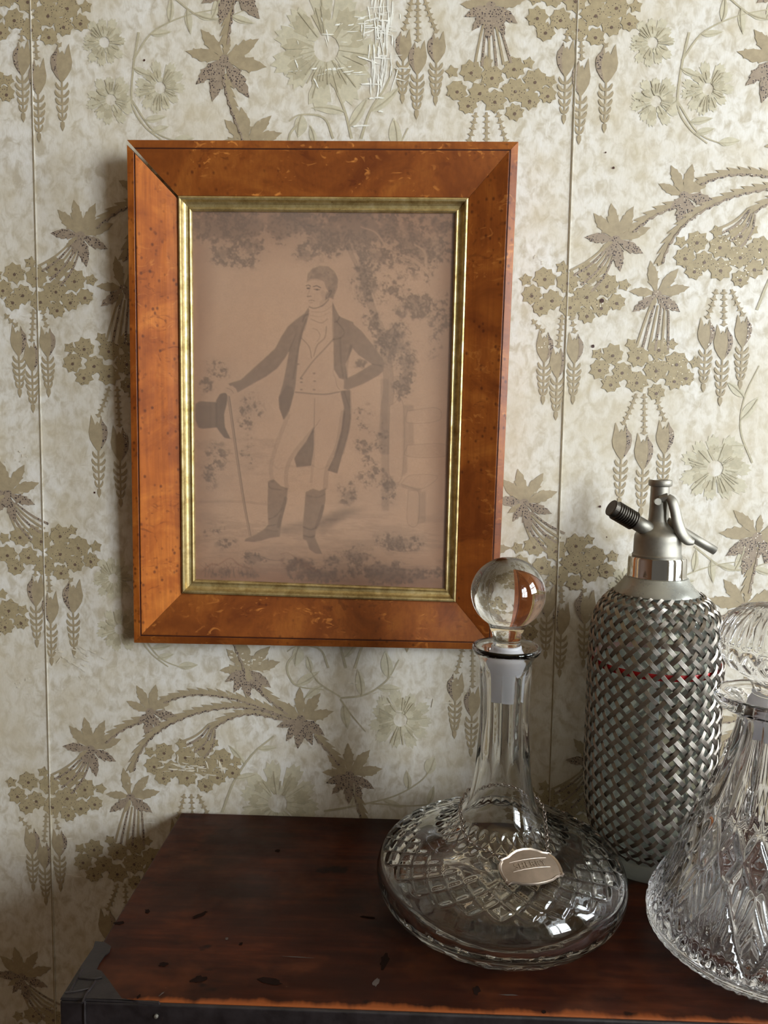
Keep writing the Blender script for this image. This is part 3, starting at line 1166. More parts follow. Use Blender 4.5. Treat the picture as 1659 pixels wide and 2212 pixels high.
fol = sstep(n_mid * .42 + n_leaf * .30 + n_fine * .28 + (den - .45) * .40, .45, .60)
shade(blur(den, 6), .20)
shade(fol * sstep(den, .12, .5), .36)
shade(fol * sstep(n_leaf * .5 + n_fine * .5, .46, .60) * sstep(den, .15, .5), .42)
setv(sstep(n_leaf * .4 + n_fine * .6, .60, .68) * sstep(den, .3, .7) * .35, .95)
for pts, w in (([(1000, 330), (1030, 500), (1090, 650), (1130, 800), (1150, 1000), (1135, 1150), (1130, 1350)], (34, 74)), ([(930, 260), (965, 330), (985, 375)], (26, 20)), ([(1200, 680), (1160, 860)], (30, 40))):
    shade(lmask(pts, w), .26)
for pts, w in (([(1400, 540), (1385, 420), (1300, 330), (1230, 300)], (22, 12)), ([(1355, 380), (1345, 280), (1290, 240)], (16, 8)), ([(1400, 500), (1310, 485), (1250, 490)], (8, 6)), ([(1140, 260), (1080, 180), (1000, 150)], (12, 6)),
               ([(1110, 640), (1080, 560), (1060, 500)], (14, 8))):
    setv(lmask(pts, w) * .75, .92)
# ground
hatch = sstep(fbm(9, 5, ax=5.0, gain=.7), .45, .62)
shade(hatch * sstep(CY, 1560, 1800) * (CX < 1480), .16)
shade(sstep(CY, 1290, 1310) * (1 - sstep(CY, 1310, 1700)) * (CX < 900) * hatch, .16)
shade(lmask([(90, 1668), (320, 1660), (480, 1675)], 14), .14)
shade(pmask([(560, 1800), (700, 1760), (900, 1700), (1050, 1680), (900, 1760), (700, 1830), (560, 1850)], 8), .35)
shade(pmask([(760, 1780), (860, 1700), (1000, 1680), (900, 1740), (790, 1850)], 8), .3)
# fence and stile
for P, v in (([(1155, 1105), (1228, 1100), (1222, 1500), (1150, 1485)], .93), ([(1250, 1135), (1415, 1118), (1418, 1188), (1252, 1200)], .95), ([(1250, 1325), (1450, 1318), (1450, 1385), (1250, 1388)], .93),
             ([(1215, 1545), (1272, 1495), (1415, 1500), (1325, 1572)], .97), ([(1255, 1582), (1312, 1595), (1305, 1772), (1250, 1762)], .93)):
    setv(pmask(P), v)
    shade(lmask(P + [P[0]], 4), .22)
for P in ([(1228, 1100), (1285, 1105), (1285, 1135), (1250, 1140), (1250, 1480), (1222, 1500)], [(1252, 1200), (1285, 1200), (1285, 1325), (1252, 1325)], [(1312, 1595), (1350, 1580), (1350, 1760), (1305, 1772)], [(1215, 1545), (1325, 1572), (1320, 1592), (1218, 1565)], [(1105, 960), (1150, 960), (1150, 1700), (1110, 1700)]):
    shade(pmask(P, 2), .25)

# the standing gentleman
BOOT_L = [(490, 1540), (520, 1530), (560, 1568), (597, 1580), (590, 1660), (565, 1760), (553, 1860), (500, 1868), (450, 1885), (410, 1893), (358, 1890), (365, 1875), (420, 1850), (470, 1815), (490, 1790), (485, 1700), (487, 1620)]
BOOT_R = [(695, 1600), (735, 1580), (770, 1592), (805, 1575), (803, 1650), (785, 1740), (750, 1820), (745, 1860), (785, 1955), (750, 1955), (715, 1930), (700, 1880), (680, 1870), (680, 1780), (688, 1690)]
TAIL_C = [(740, 1230), (700, 1310), (655, 1370), (632, 1410), (645, 1460), (725, 1450), (740, 1350)]
TAIL_R = [(885, 1030), (938, 1022), (942, 1180), (930, 1260), (895, 1390), (868, 1492), (815, 1475), (850, 1400), (890, 1250), (905, 1120)]
LEGS = [(636, 1040), (620, 1090), (605, 1150), (560, 1230), (540, 1310), (510, 1420), (500, 1460), (510, 1545), (545, 1560), (592, 1585), (585, 1500), (612, 1410), (680, 1320), (738, 1240), (740, 1350), (730, 1450), (722, 1540), (735, 1585),
        (802, 1582), (805, 1520), (820, 1440), (860, 1350), (890, 1240), (905, 1130), (890, 1045), (790, 1052)]
COAT_L = [(712, 576), (690, 610), (640, 645), (600, 680), (560, 740), (530, 800), (460, 865), (410, 910), (340, 975), (272, 996), (280, 1010), (310, 1020), (322, 1046), (400, 1000), (480, 955), (540, 910), (585, 850), (605, 815),
          (590, 900), (570, 1000), (548, 1070), (552, 1130), (575, 1195), (605, 1150), (625, 1070), (638, 1020), (650, 900), (660, 800), (680, 720), (702, 650), (716, 600)]
COAT_R = [(842, 545), (862, 590), (882, 625), (958, 655), (952, 800), (915, 880), (925, 965), (905, 968), (880, 962), (850, 910), (848, 760), (846, 640)]
ARM_R = [(938, 650), (1000, 700), (1050, 760), (1095, 820), (1125, 870), (1122, 915), (1095, 942), (1010, 990), (925, 1024), (902, 1018), (905, 968), (980, 930), (1058, 880), (985, 832), (942, 785)]
VEST = [(700, 655), (680, 722), (660, 800), (650, 900), (636, 1032), (700, 1050), (790, 1050), (872, 1038), (880, 1022), (862, 960), (850, 900), (847, 640), (780, 640)]
CRAVAT = [(715, 582), (745, 582), (790, 566), (835, 533), (849, 545), (846, 600), (836, 670), (800, 760), (735, 862), (722, 760), (712, 680), (708, 630)]
HAIR = [(703, 440), (708, 398), (732, 370), (775, 354), (820, 358), (855, 385), (873, 425), (870, 470), (856, 505), (846, 535), (834, 524), (820, 530), (800, 540), (812, 505), (822, 490), (806, 470), (798, 440), (760, 424), (725, 425)]
FACE = [(705, 428), (699, 470), (694, 500), (699, 522), (705, 552), (716, 574), (745, 581), (785, 568), (812, 540), (838, 515), (835, 470), (805, 432), (760, 420)]
HAT_C = [(90, 1112), (112, 1097), (203, 1100), (210, 1120), (210, 1242), (128, 1250), (106, 1245), (90, 1200), (86, 1150)]
HAT_B = [(203, 1092), (225, 1055), (255, 1044), (268, 1065), (262, 1110), (247, 1170), (252, 1240), (283, 1305), (250, 1300), (225, 1270), (206, 1240)]
HAND_L = [(230, 1046), (258, 1016), (295, 1008), (316, 1040), (292, 1062), (262, 1050)]
HAND_R = [(866, 966), (890, 962), (906, 984), (903, 1020), (885, 1024), (870, 1002)]
rough_ink = .93 + .14 * (n_fine - .5)
allman = np.clip(sum(pmask(p, 1) for p in (LEGS, VEST, CRAVAT, FACE)), 0, 1)
setv(allman, .98)
for p, v in ((TAIL_C, .34), (TAIL_R, .36), (BOOT_L, .46), (BOOT_R, .46), (COAT_L, .42), (COAT_R, .42), (ARM_R, .45), (HAT_C, .34), (HAT_B, .26)):
    setv(pmask(p), v)
setv(pmask([(590, 1005), (625, 1012), (632, 1040), (615, 1110), (575, 1195), (552, 1130), (548, 1070)]), .30)
setv(pmask(HAND_L), .93)
setv(pmask(HAND_R), .95)
setv(pmask(HAIR), .58)
shade(pmask(HAIR) * sstep(n_leaf, .4, .65), .25)
# modelling of the legs, waistcoat and face
for pts, w, k in (([(745, 1075), (742, 1240)], 6, .3), ([(742, 1240), (775, 1190)], 5, .25), ([(600, 1170), (545, 1310), (505, 1450), (512, 1540)], 22, .16), ([(735, 1250), (620, 1400), (588, 1500), (592, 1580)], 22, .2),
                  ([(900, 1150), (870, 1330), (815, 1460), (803, 1570)], 26, .22), ([(742, 1260), (738, 1400), (725, 1540)], 14, .16), ([(640, 1040), (790, 1050), (880, 1035)], 8, .45),
                  ([(668, 962), (735, 870), (800, 800), (850, 745)], 8, .4), ([(670, 740), (715, 790), (728, 850)], 6, .35), ([(740, 840), (760, 780), (800, 740), (810, 680)], 7, .35), ([(725, 640), (780, 660), (815, 640)], 5, .3),
                  ([(735, 690), (760, 700), (775, 730), (760, 760)], 5, .25), ([(730, 600), (790, 600), (840, 570)], 5, .18), ([(722, 620), (780, 625), (830, 600)], 5, .16), ([(845, 560), (843, 660), (846, 760)], 6, .3),
                  ([(716, 574), (745, 582), (790, 566), (822, 535)], 7, .5), ([(820, 520), (834, 500), (836, 486), (822, 490)], 5, .45), ([(860, 965), (866, 1000), (880, 1022)], 4, .3), ([(715, 610), (703, 650), (690, 700)], 6, .25),
                  ([(512, 1440), (545, 1470), (580, 1460)], 8, .1), ([(725, 1440), (770, 1470), (815, 1450)], 8, .1), ([(860, 880), (845, 930), (860, 960)], 5, .15)):
    shade(lmask(pts, w), k)
for x, y in ((673, 965), (742, 935), (672, 1025), (742, 1025), (655, 885), (745, 978), (672, 985)):
    shade(lmask([(x - 3, y), (x + 3, y)], 9), .45)
for pts, w, k in (([(700, 462), (712, 458), (722, 464)], 6, .6), ([(738, 466), (758, 462), (778, 472)], 6, .65), ([(704, 474), (718, 474)], 7, .5), ([(744, 480), (772, 482)], 7, .5), ([(722, 470), (712, 500), (706, 516)], 5, .2),
                  ([(708, 476), (713, 476)], 8, .7), ([(755, 482), (761, 482)], 8, .7), ([(706, 519), (724, 517)], 7, .5), ([(714, 541), (730, 539), (744, 542)], 5, .4), ([(718, 552), (736, 552)], 5, .2), ([(790, 500), (800, 530), (785, 560)], 26, .14), ([(812, 496), (806, 522)], 9, .3), ([(702, 440), (735, 428), (770, 432)], 8, .15)):
    shade(lmask(pts, w), k)
# folds of the coat, boots, hat, cane
for pts, w, k in (([(700, 640), (672, 720), (650, 830), (628, 960)], 10, .22), ([(605, 815), (640, 730)], 6, .25), ([(855, 640), (905, 700), (895, 735), (850, 750)], 5, .3), ([(882, 625), (870, 650), (855, 655)], 7, .35), ([(680, 655), (690, 625), (708, 615)], 8, .35),
                  ([(945, 780), (925, 870), (920, 960)], 12, .25), ([(1060, 880), (1110, 890)], 6, .3), ([(885, 740), (888, 850), (900, 950)], 8, .2), ([(905, 1030), (935, 1120)], 8, .2), ([(940, 1030), (940, 1200), (900, 1380)], 10, .25),
                  ([(490, 1550), (500, 1580), (560, 1590)], 6, .3), ([(585, 1640), (560, 1740), (545, 1800)], 20, .25), ([(490, 1760), (530, 1740), (560, 1700)], 6, .3), ([(485, 1800), (530, 1790)], 6, .3), ([(700, 1620), (760, 1630), (800, 1610)], 6, .2),
                  ([(790, 1680), (755, 1800)], 18, .25), ([(682, 1800), (720, 1815), (750, 1805)], 7, .35), ([(685, 1850), (720, 1860), (745, 1850)], 7, .35), ([(470, 1820), (540, 1830)], 6, .2), ([(92, 1180), (95, 1230)], 14, .2), ([(205, 1110), (205, 1235)], 12, .3), ([(170, 1105), (170, 1245)], 8, .12)):
    shade(lmask(pts, w), k)
cane = [(272, 1070), (290, 1200), (320, 1420), (355, 1660), (390, 1858)]
setv(lmask(cane, (16, 9)), .72)
shade(lmask([(p[0] + 5, p[1]) for p in cane], (5, 4)), .5)
shade(lmask([(p[0] - 5, p[1]) for p in cane], (4, 3)), .3)
shade(lmask([(262, 1022), (285, 1030), (300, 1050)], 4), .3)
# twigs and grasses in the foreground
for k in range(26):
    x = 110 + rs.rand() * 330
    shade(lmask([(x, 2105), (x + rs.uniform(-12, 12), 2060), (x + rs.uniform(-40, 30), 2010 + rs.rand() * 30)], (4, 2)), .28)
shade(lmask([(340, 1990), (420, 1970), (500, 1995), (570, 2000)], 5), .35)
shade(lmask([(1100, 1900), (1200, 1930), (1300, 1925)], 5), .3)
shade(lmask([(690, 140), (760, 150), (800, 138)], 5), .35)
tone = tone * (1 - .10 * (n_fine - .35) * 1.0)
tone = 1 - (1 - tone) * rough_ink
# paper colour: foxed brown, darker towards the mount line, water stains along the foot
edge = np.minimum(np.minimum(UU, 1 - UU) * 1.4, np.minimum(VV, 1 - VV))
age = .62 * (1 - sstep(edge + (n_big - .5) * .12, .0, .16)) + .35 * n_big
stain = pmask([(565, 1955), (575, 2030), (605, 2030), (640, 1975), (700, 2000), (780, 2075), (640, 2020), (600, 2060), (560, 2010)], 5)
tide = lmask([(110, 2095), (170, 2030), (215, 2030), (280, 1990), (330, 2030), (400, 2050)], 9) + lmask([(560, 1960), (600, 1955), (680, 2010), (780, 2070)], 8)
age = np.clip(age + .35 * stain + .22 * np.clip(tide, 0, 1) + .25 * sstep(VV, .93, 1.0), 0, 1)
paperA, paperB = np.array(lin(198, 159, 127)[:3]), np.array(lin(146, 104, 78)[:3])
inkc = np.array(lin(62, 50, 44)[:3])
rgb = paperA[None, None] * (1 - age[..., None]) + paperB[None, None] * age[..., None]
rgb = rgb * tone[..., None] + inkc[None, None] * (1 - tone[..., None])
rgb = rgb.reshape(NY, SS, NX, SS, 3).mean(axis=(1, 3))
qp = lerpq(.975)
vv_, uu_ = np.meshgrid((np.arange(NY)) / (NY - 1), np.arange(NX) / (NX - 1), indexing='ij')
px_ = ((qp[0][0] * (1 - uu_) + qp[1][0] * uu_) * (1 - vv_) + (qp[3][0] * (1 - uu_) + qp[2][0] * uu_) * vv_) - F0[0]
pz_ = ((qp[0][1] * (1 - uu_) + qp[1][1] * uu_) * (1 - vv_) + (qp[3][1] * (1 - uu_) + qp[2][1] * uu_) * vv_) - F0[1]
cockle = (blur(fbm(4, 2)[::SS, ::SS], 12) - .5) * .0012
Vp = np.stack([px_, -.0042 - cockle * .3, pz_], -1).reshape(-1, 3)
idx = np.arange(NX * NY).reshape(NY, NX)
Fp = np.stack([idx[:-1, :-1], idx[1:, :-1], idx[1:, 1:], idx[:-1, 1:]], -1).reshape(-1, 4)
me = bpy.data.meshes.new('engraving')
me.vertices.add(len(Vp))
me.vertices.foreach_set('co', Vp.ravel())
me.loops.add(Fp.size)
me.loops.foreach_set('vertex_index', Fp.ravel())
me.polygons.add(len(Fp))
me.polygons.foreach_set('loop_start', np.arange(0, Fp.size, 4))
me.update(calc_edges=True)
ca = me.color_attributes.new('ink', 'FLOAT_COLOR', 'POINT')
ca.data.foreach_set('color', np.concatenate([rgb.reshape(-1, 3), np.ones((NX * NY, 1))], 1).astype(np.float32).ravel())
pr = obj('engraving', me, M['engraving'], frame, True)
pr['label'] = 'browned engraving of a gentleman holding a top hat and cane'

# ------------------------------------------------------------------ the chest
CX0, CX1, CY0, CY1 = -.2225, .66, -.2675, -.005
chest = empty('wooden_chest', ((CX0 + CX1) / 2, -.13, FLOOR_Z))
tag(chest, 'dark stained mahogany chest with leather bound corner against the wall', 'chest')


def chest_part(name, mb, mat, bevel=0.0):
    me_ = mb.mesh(name)
    me_.transform(Matrix.Translation(-chest.location))
    fix_normals(me_)
    o = obj(name, me_, mat, chest)
    if bevel:
        md = o.modifiers.new('bevel', 'BEVEL')
        md.width = bevel
        md.segments = 3
    return o


b = MB()
nx_ = 60
b.box((CX0, CY0, -.020), (CX1, CY1, 0))
lid = chest_part('lid_board', b, M['mahogany'], .0016)
lid.data.transform(Matrix.Translation(chest.location))
lid.location = -chest.location
b = MB()
b.box((CX0 + .008, CY0 + .014, FLOOR_Z + .05), (CX1 - .008, CY1 - .002, -.020))
chest_part('carcass', b, M['carcass'])
b = MB()
b.box((CX0 + .004, CY0 + .008, FLOOR_Z), (CX1 - .004, CY1, FLOOR_Z + .05))
chest_part('plinth', b, M['carcass'], .003)
b = MB()
b.box((CX0 - .0045, CY0 - .0028, -.0205), (CX1, CY0 + .0001, -.0004))
chest_part('leather_edging', b, M['leather'], .0012)
b = MB()
b.box((CX0 - .0045, CY0, -.0205), (CX0 + .0001, CY0 + .052, -.0004))
chest_part('leather_edging', b, M['leather'], .0012)
PATCH = [(205, 2036), (226, 2038), (240, 2047), (237, 2059), (226, 2068), (214, 2085), (208, 2098), (219, 2102), (234, 2121), (248, 2141), (264, 2163), (300, 2169), (345, 2173)]
top = [on_top(*p)[:2] for p in PATCH]
top += [np.array([top[-1][0], CY0 - .0026]), np.array([CX0 - .0044, CY0 - .0026]), np.array([CX0 - .0044, CY0 + .03]), np.array([CX0 - .0036, CY0 + .05])]
b = MB()
n_ = len(top)
cen = sum(top) / n_
b.add([(p[0], p[1], .0004) for p in top] + [(cen[0] + (p[0] - cen[0]) * .975, cen[1] + (p[1] - cen[1]) * .975, .0017) for p in top],
      [tuple(range(n_, 2 * n_))] + [(k, (k + 1) % n_, n_ + (k + 1) % n_, n_ + k) for k in range(n_)] + [tuple(range(n_ - 1, -1, -1))])
cp = chest_part('leather_corner', b, M['leather'])
cp['label'] = 'black leather patch over the chest corner'
# stitched folds in the leather
for pts in ([(150, 2150), (166, 2120), (178, 2098)], [(141, 2150), (170, 2146), (196, 2140)], [(170, 2118), (200, 2120), (220, 2117)], [(178, 2172), (186, 2152), (196, 2140), (206, 2124)]):
    b = MB()
    P3 = [(*on_top(*p)[:2], .0019) for p in pts]
    tube_mb(b, resample(P3, 10), .0008, 6)
    o = chest_part('leather_fold', b, M['leather'])
b = MB()
fx = on_top(178, 2172)[0]
tube_mb(b, [(fx, CY0 - .003, .001), (fx, CY0 - .0034, -.010), (fx, CY0 - .003, -.0200)], .0009, 6)
chest_part('leather_fold', b, M['leather'])
for px_n in (330, 1010):
    xx = on_top(px_n, 2185)[0]
    b = MB()
    V = []
    tube_mb(b, [(xx, CY0 - .0027, -.0085), (xx, CY0 - .0037, -.0085), (xx, CY0 - .0041, -.0085)], [.0016, .0014, .0005], 10)
    chest_part('tack', b, M['zinc'])

blot_m = make_plain('ink_blot', lin(26, 14, 9), 0.9, 0, 120, .25, 0)
for n__ in blot_m.node_tree.nodes:
    if n__.type == 'BSDF_PRINCIPLED':
        n__.inputs['Specular IOR Level'].default_value = 0.08
pale_m = make_plain('paint_fleck', lin(70, 60, 54), 0.8, 0, 120, .25, 0)
rb_ = random.Random(3)
for px_, py_, rx, ry, an, mt in ((318, 1969, 9, 5, .5, 0), (432, 1977, 21, 6, -.5, 0), (257, 1994, 14, 5, -.1, 0), (585, 2121, 36, 9, .15, 0), (428, 2116, 22, 9, -.2, 0), (830, 2078, 12, 22, .2, 0), (520, 2040, 6, 5, 0, 0),
                                 (795, 1982, 22, 3, .1, 0), (353, 2084, 14, 7, 0, 0), (600, 1838, 9, 4, 0, 0), (300, 2153, 5, 7, .3, 0), (812, 2122, 8, 14, .4, 1), (490, 2028, 5, 4, 0, 1), (1030, 2140, 10, 12, .2, 0), (1175, 2187, 7, 5, 0, 0), (1100, 2150, 26, 2, 0, 1), (350, 2147, 9, 2, -.9, 1), (640, 2068, 60, 1.2, .02, 1)):
    c_ = on_top(px_, py_)
    q_ = on_top(px_ + 1, py_)
    u_ = (q_ - c_)[0]
    w_ = abs((on_top(px_, py_ + 1) - c_)[1])
    b = MB()
    pts_ = []
    for a in np.linspace(0, 2 * math.pi, 15)[:-1]:
        k_ = rb_.uniform(.5, .95)
        x_, y_ = rx * math.cos(a) * k_, ry * math.sin(a) * k_
        pts_.append((c_[0] + (x_ * math.cos(an) - y_ * math.sin(an)) * u_, c_[1] - (x_ * math.sin(an) + y_ * math.cos(an)) * w_, .00025))
    b.poly(pts_[::-1])
    chest_part('stain', b, (blot_m, pale_m)[mt])

# ------------------------------------------------------------------ glassware


def groove(ph, wd):
    f = ph - np.floor(ph)
    d = np.minimum(f, 1 - f)
    return np.clip(1 - d / wd, 0, 1)


def win_(x, a, c, s):
    return np.clip((x - a) / s, 0, 1) * np.clip((c - x) / s, 0, 1)


D1 = on_top(1077, 1962)
dec1 = empty('ship_decanter', (D1[0], D1[1], 0))
tag(dec1, 'broad-based clear ship decanter wearing a silver sherry label on a chain', 'decanter')
OUT1 = [(0.0, .0100), (.020, .0090), (.045, .0050), (.062, .0014), (.070, .0003), (.0765, .0012), (.0850, .0070), (.0930, .0145), (.0982, .0230), (.1000, .0320), (.0990, .0395), (.0962, .0460), (.0915, .0515), (.0840, .0565),
        (.0730, .0612), (.0600, .0657), (.0485, .0702), (.0395, .0752), (.0335, .0808), (.0293, .0872), (.0264, .0945), (.0240, .1050), (.0219, .1200), (.0204, .1360), (.0195, .1520), (.0191, .1680), (.0193, .1800), (.0199, .1910), (.0203, .2020),
        (.0210, .2075), (.0232, .2112), (.0258, .2138), (.0270, .2160), (.0271, .2178), (.0262, .2192)]
IN1 = [(.0245, .2184), (.0215, .2160), (.0190, .2128), (.0172, .2085), (.0162, .2020), (.0156, .1900), (.0150, .1780), (.0149, .1640), (.0156, .1500), (.0166, .1350), (.0182, .1200), (.0204, .1060), (.0232, .0940), (.0268, .0855), (.0320, .0780), (.0395, .0712), (.0500, .0655), (.0620, .0608),
       (.0735, .0560), (.0830, .0508), (.0890, .0450), (.0925, .0385), (.0930, .0320), (.0905, .0245), (.0830, .0180), (.0680, .0145), (.0450, .0140), (.0200, .0150), (0.0, .0155)]
o1 = resample(OUT1, 270)
o1[0][0] = 0
i1 = resample(IN1, 70)
i1[-1][0] = 0
prof1 = [tuple(np.maximum(p, [0, -1])) for p in o1] + [tuple(np.maximum(p, [0, -1])) for p in i1]
arc1 = np.concatenate([[0], np.cumsum(np.linalg.norm(np.diff(np.array(o1), axis=0), axis=1))])
r1 = np.array([p[0] for p in o1])
z1 = np.array([p[1] for p in o1])


def arc_at(z, r=None, arr=(r1, z1, arc1)):
    sel = np.where(arr[1] > .03)[0]
    return np.interp(z, arr[1][sel], arr[2][sel])


A_lo, A_hi = arc_at(.0480), arc_at(.0632)
B_lo, B_hi = arc_at(.0685), arc_at(.0810)


def cut1(th, i, r, z):
    d = np.zeros(len(th))
    if i >= len(o1):
        return d
    s = arc1[i]
    ph = th * 26 / (2 * math.pi)
    if i < 70 and r < .062 and z < .012:            # star under the base
        n = 18
        f = groove(th * n / (2 * math.pi), .26) * np.clip((.052 - r) / .02, 0, 1) * np.clip(r / .006, 0, 1)
        d -= f * .0030
    if .0765 < r and z < .024:                       # facets along the foot
        d -= (1 - np.abs(np.sin(th * 13))) * 0 + .0012 * (np.abs(np.sin(th * 13)) ** 1.0) * win_(z, .0015, .021, .006) * 0
        d += -.0014 * (np.cos(th * 26) * .5 + .5) * win_(z, .001, .018, .005)
    q = (s - A_lo) / (A_hi - A_lo)
    if -.1 < q < 1.1:
        g = np.maximum(groove(ph + 2 * q, .2), groove(ph - 2 * q, .2))
        d -= .0017 * g * win_(q, -.02, 1.02, .1)
    q = (s - B_lo) / (B_hi - B_lo)
    if -.1 < q < 1.1:
        g = np.maximum(groove(ph + 1.5 * q, .34), groove(ph - 1.5 * q, .34))
        d -= .0013 * g * win_(q, -.02, 1.02, .1)
    if z > .105 and z < .205:                        # flutes of the neck
        w = np.clip((z - .118 - .010 * np.abs(np.sin(th * 6))) / .008, 0, 1) * np.clip((.204 - z) / .008, 0, 1)
        d -= .0022 * w * (1 - np.abs(np.cos(th * 6)) ** .6 * 1.0)
        d += .0004 * w
    return d


me = lathe_mesh('decanter_body', prof1, 624, cut1)
fix_normals(me)
obj('decanter_body', me, M['glass'], dec1, True)

st1 = empty('ball_stopper', (D1[0], D1[1], .218))
tag(st1, 'plain round clear glass stopper in the ship decanter neck', 'stopper')
R_B = .0293
ball = [(0, .0715)]
for a in np.linspace(86, -58, 34):
    ball.append((R_B * math.cos(math.radians(a)), .0432 + R_B * .965 * math.sin(math.radians(a))))
ball += [(.0135, .0145), (.0118, .0110), (.0108, .0060), (.0108, .0035), (.0112, .0018), (.0, .0018)]
me = fix_normals(lathe_mesh('stopper_ball', [(max(r, 0), z) for r, z in ball], 96))
obj('stopper_ball', me, M['glass'], st1, True)
me = fix_normals(lathe_mesh('stopper_plug', resample([(0, .0016), (.0108, .0016), (.0122, -.002), (.0146, -.0065), (.0152, -.010), (.0150, -.014), (.0136, -.0185), (.0130, -.021), (.0126, -.032), (.0121, -.0405), (.0112, -.0425), (0, -.0425)], 40), 64))
for v in me.vertices:
    if v.co.x ** 2 + v.co.y ** 2 < 1e-9:
        v.co.x = v.co.y = 0
obj('stopper_plug', me, M['frost'], st1, True)['label'] = 'frosted ground glass plug'

# --- second decanter, cut all over
D2 = on_top(1640, 2050)
dec2 = empty('cut_glass_decanter', (D2[0], D2[1], 0))
tag(dec2, 'conical cut crystal decanter covered in facets beside the soda siphon', 'decanter')
OUT2 = [(0.0, .0060), (.025, .0050), (.045, .0025), (.055, .0006), (.0600, .0003), (.0655, .0025), (.0730, .0070), (.0795, .0120), (.0818, .0155), (.0806, .0180), (.0822, .0205), (.0824, .0255), (.0808, .0320), (.0765, .0410), (.0700, .0530), (.0635, .0680),
        (.0578, .0840), (.0515, .1005), (.0450, .1170), (.0385, .1320), (.0330, .1470), (.0288, .1600), (.0258, .1700), (.0246, .1770), (.0252, .1815), (.0300, .1850), (.0380, .1878), (.0412, .1905), (.0416, .1940), (.0398, .1970)]
IN2 = [(.0360, .1975), (.0300, .1955), (.0240, .1920), (.0212, .1880), (.0202, .1820), (.0200, .1740), (.0212, .1660), (.0240, .1560), (.0280, .1440), (.0335, .1290), (.0398, .1140), (.0462, .0985), (.0525, .0830), (.0580, .0680), (.0640, .0545), (.0695, .0430), (.0722, .0330), (.0715, .0245), (.0640, .0170), (.0480, .0140), (.0250, .0130), (0, .0130)]
o2 = resample(OUT2, 300)
o2[0][0] = 0
i2 = resample(IN2, 70)
i2[-1][0] = 0
prof2 = [tuple(np.maximum(p, [0, -1])) for p in o2] + [tuple(np.maximum(p, [0, -1])) for p in i2]


def cut2(th, i, r, z):
    d = np.zeros(len(th))
    if i >= len(o2):
        return d
    t1 = th / (2 * math.pi)
    if r < .056 and z < .0065 and i < 90:
        f = groove(t1 * 24, .28) * np.clip((.054 - r) / .02, 0, 1) * np.clip(r / .006, 0, 1)
        d -= f * .0026
    if r > .0605 and z < .0165 and i < 150:                        # notched foot
        d -= .0022 * (np.cos(th * 62) * .5 + .5) * win_(z, .0012, .0160, .004)
    if .022 < z < .078:                              # crossed mitre cuts, fans between
        q = (z - .022) / .056
        p = t1 * 9
        big = np.maximum(groove(p + q * .5, .075), groove(p - q * .5 + 1, .075))
        f = p - np.floor(p)
        fan = groove(np.arctan2(f - .5, (q + .25) * .75) * 7.5, .36)
        fine = np.maximum(groove(t1 * 54 + q * 3, .34), groove(t1 * 54 - q * 3, .34))
        lower = (q < .5 - np.abs(f - .5) * 0.98)
        inner = np.where(lower, fine, fan)
        d -= np.maximum(.0034 * big, .0016 * inner) * win_(z, .0222, .0778, .003)
    if .070 < z < .112:
        q = (z - .070) / .042
        g = np.maximum(groove(t1 * 18 + q, .2), groove(t1 * 18 - q, .2))
        d -= .0026 * g * win_(z, .071, .111, .004)
    if z > .100 and z < .188 and i > 100:
        w = win_(z, .101 + .010 * np.abs(np.sin(th * 9)), .187, .012)
        d -= .0022 * w * (1 - np.abs(np.cos(th * 9)))
        d -= .0012 * w * groove(t1 * 18 + .5, .12)
    return d


me = fix_normals(lathe_mesh('decanter_body', prof2, 648, cut2))
obj('decanter_body', me, M['crystal'], dec2, True)
st2 = empty('cut_stopper', (D2[0], D2[1], .1945))
tag(st2, 'faceted mushroom shaped crystal stopper in the cut glass decanter', 'stopper')
k2 = [(0, .0710), (.011, .0702), (.022, .0665), (.0305, .0600), (.0355, .0520), (.0382, .0430), (.0385, .0360), (.0362, .0290), (.0310, .0225), (.0250, .0180), (.0190, .0145), (.0160, .0110), (.0148, .0070), (.0148, .0030), (0, .0030)]
k2r = resample(k2, 110)


def cutk(th, i, r, z):
    d = np.zeros(len(th))
    if z > .040:
        d -= .0022 * (1 - np.abs(np.cos(th * 8))) * win_(z, .040, .069, .004) + .0022 * groove(th * 16 / 6.2832, .2) * win_(z, .041, .068, .005)
    elif z > .021:
        q = (z - .021) / .019
        t1 = th / 6.2832
        d -= .0019 * np.maximum(groove(t1 * 20 + q, .28), groove(t1 * 20 - q, .28)) * win_(z, .0212, .0398, .003)
    else:
        d -= .0009 * (1 - np.abs(np.cos(th * 6))) * win_(z, .004, .019, .004)
    return d


me = fix_normals(lathe_mesh('stopper_knob', [(max(p[0], 0), p[1]) for p in k2r], 320, cutk))
obj('stopper_knob', me, M['crystal'], st2, True)
me = fix_normals(lathe_mesh('stopper_plug', [(0, .0028), (.0150, .0028), (.0178, -.002), (.0192, -.008), (.0186, -.022), (.0180, -.028), (.016, -.0295), (0, -.0295)], 64))
obj('stopper_plug', me, M['frost'], st2, True)['label'] = 'frosted ground glass plug'

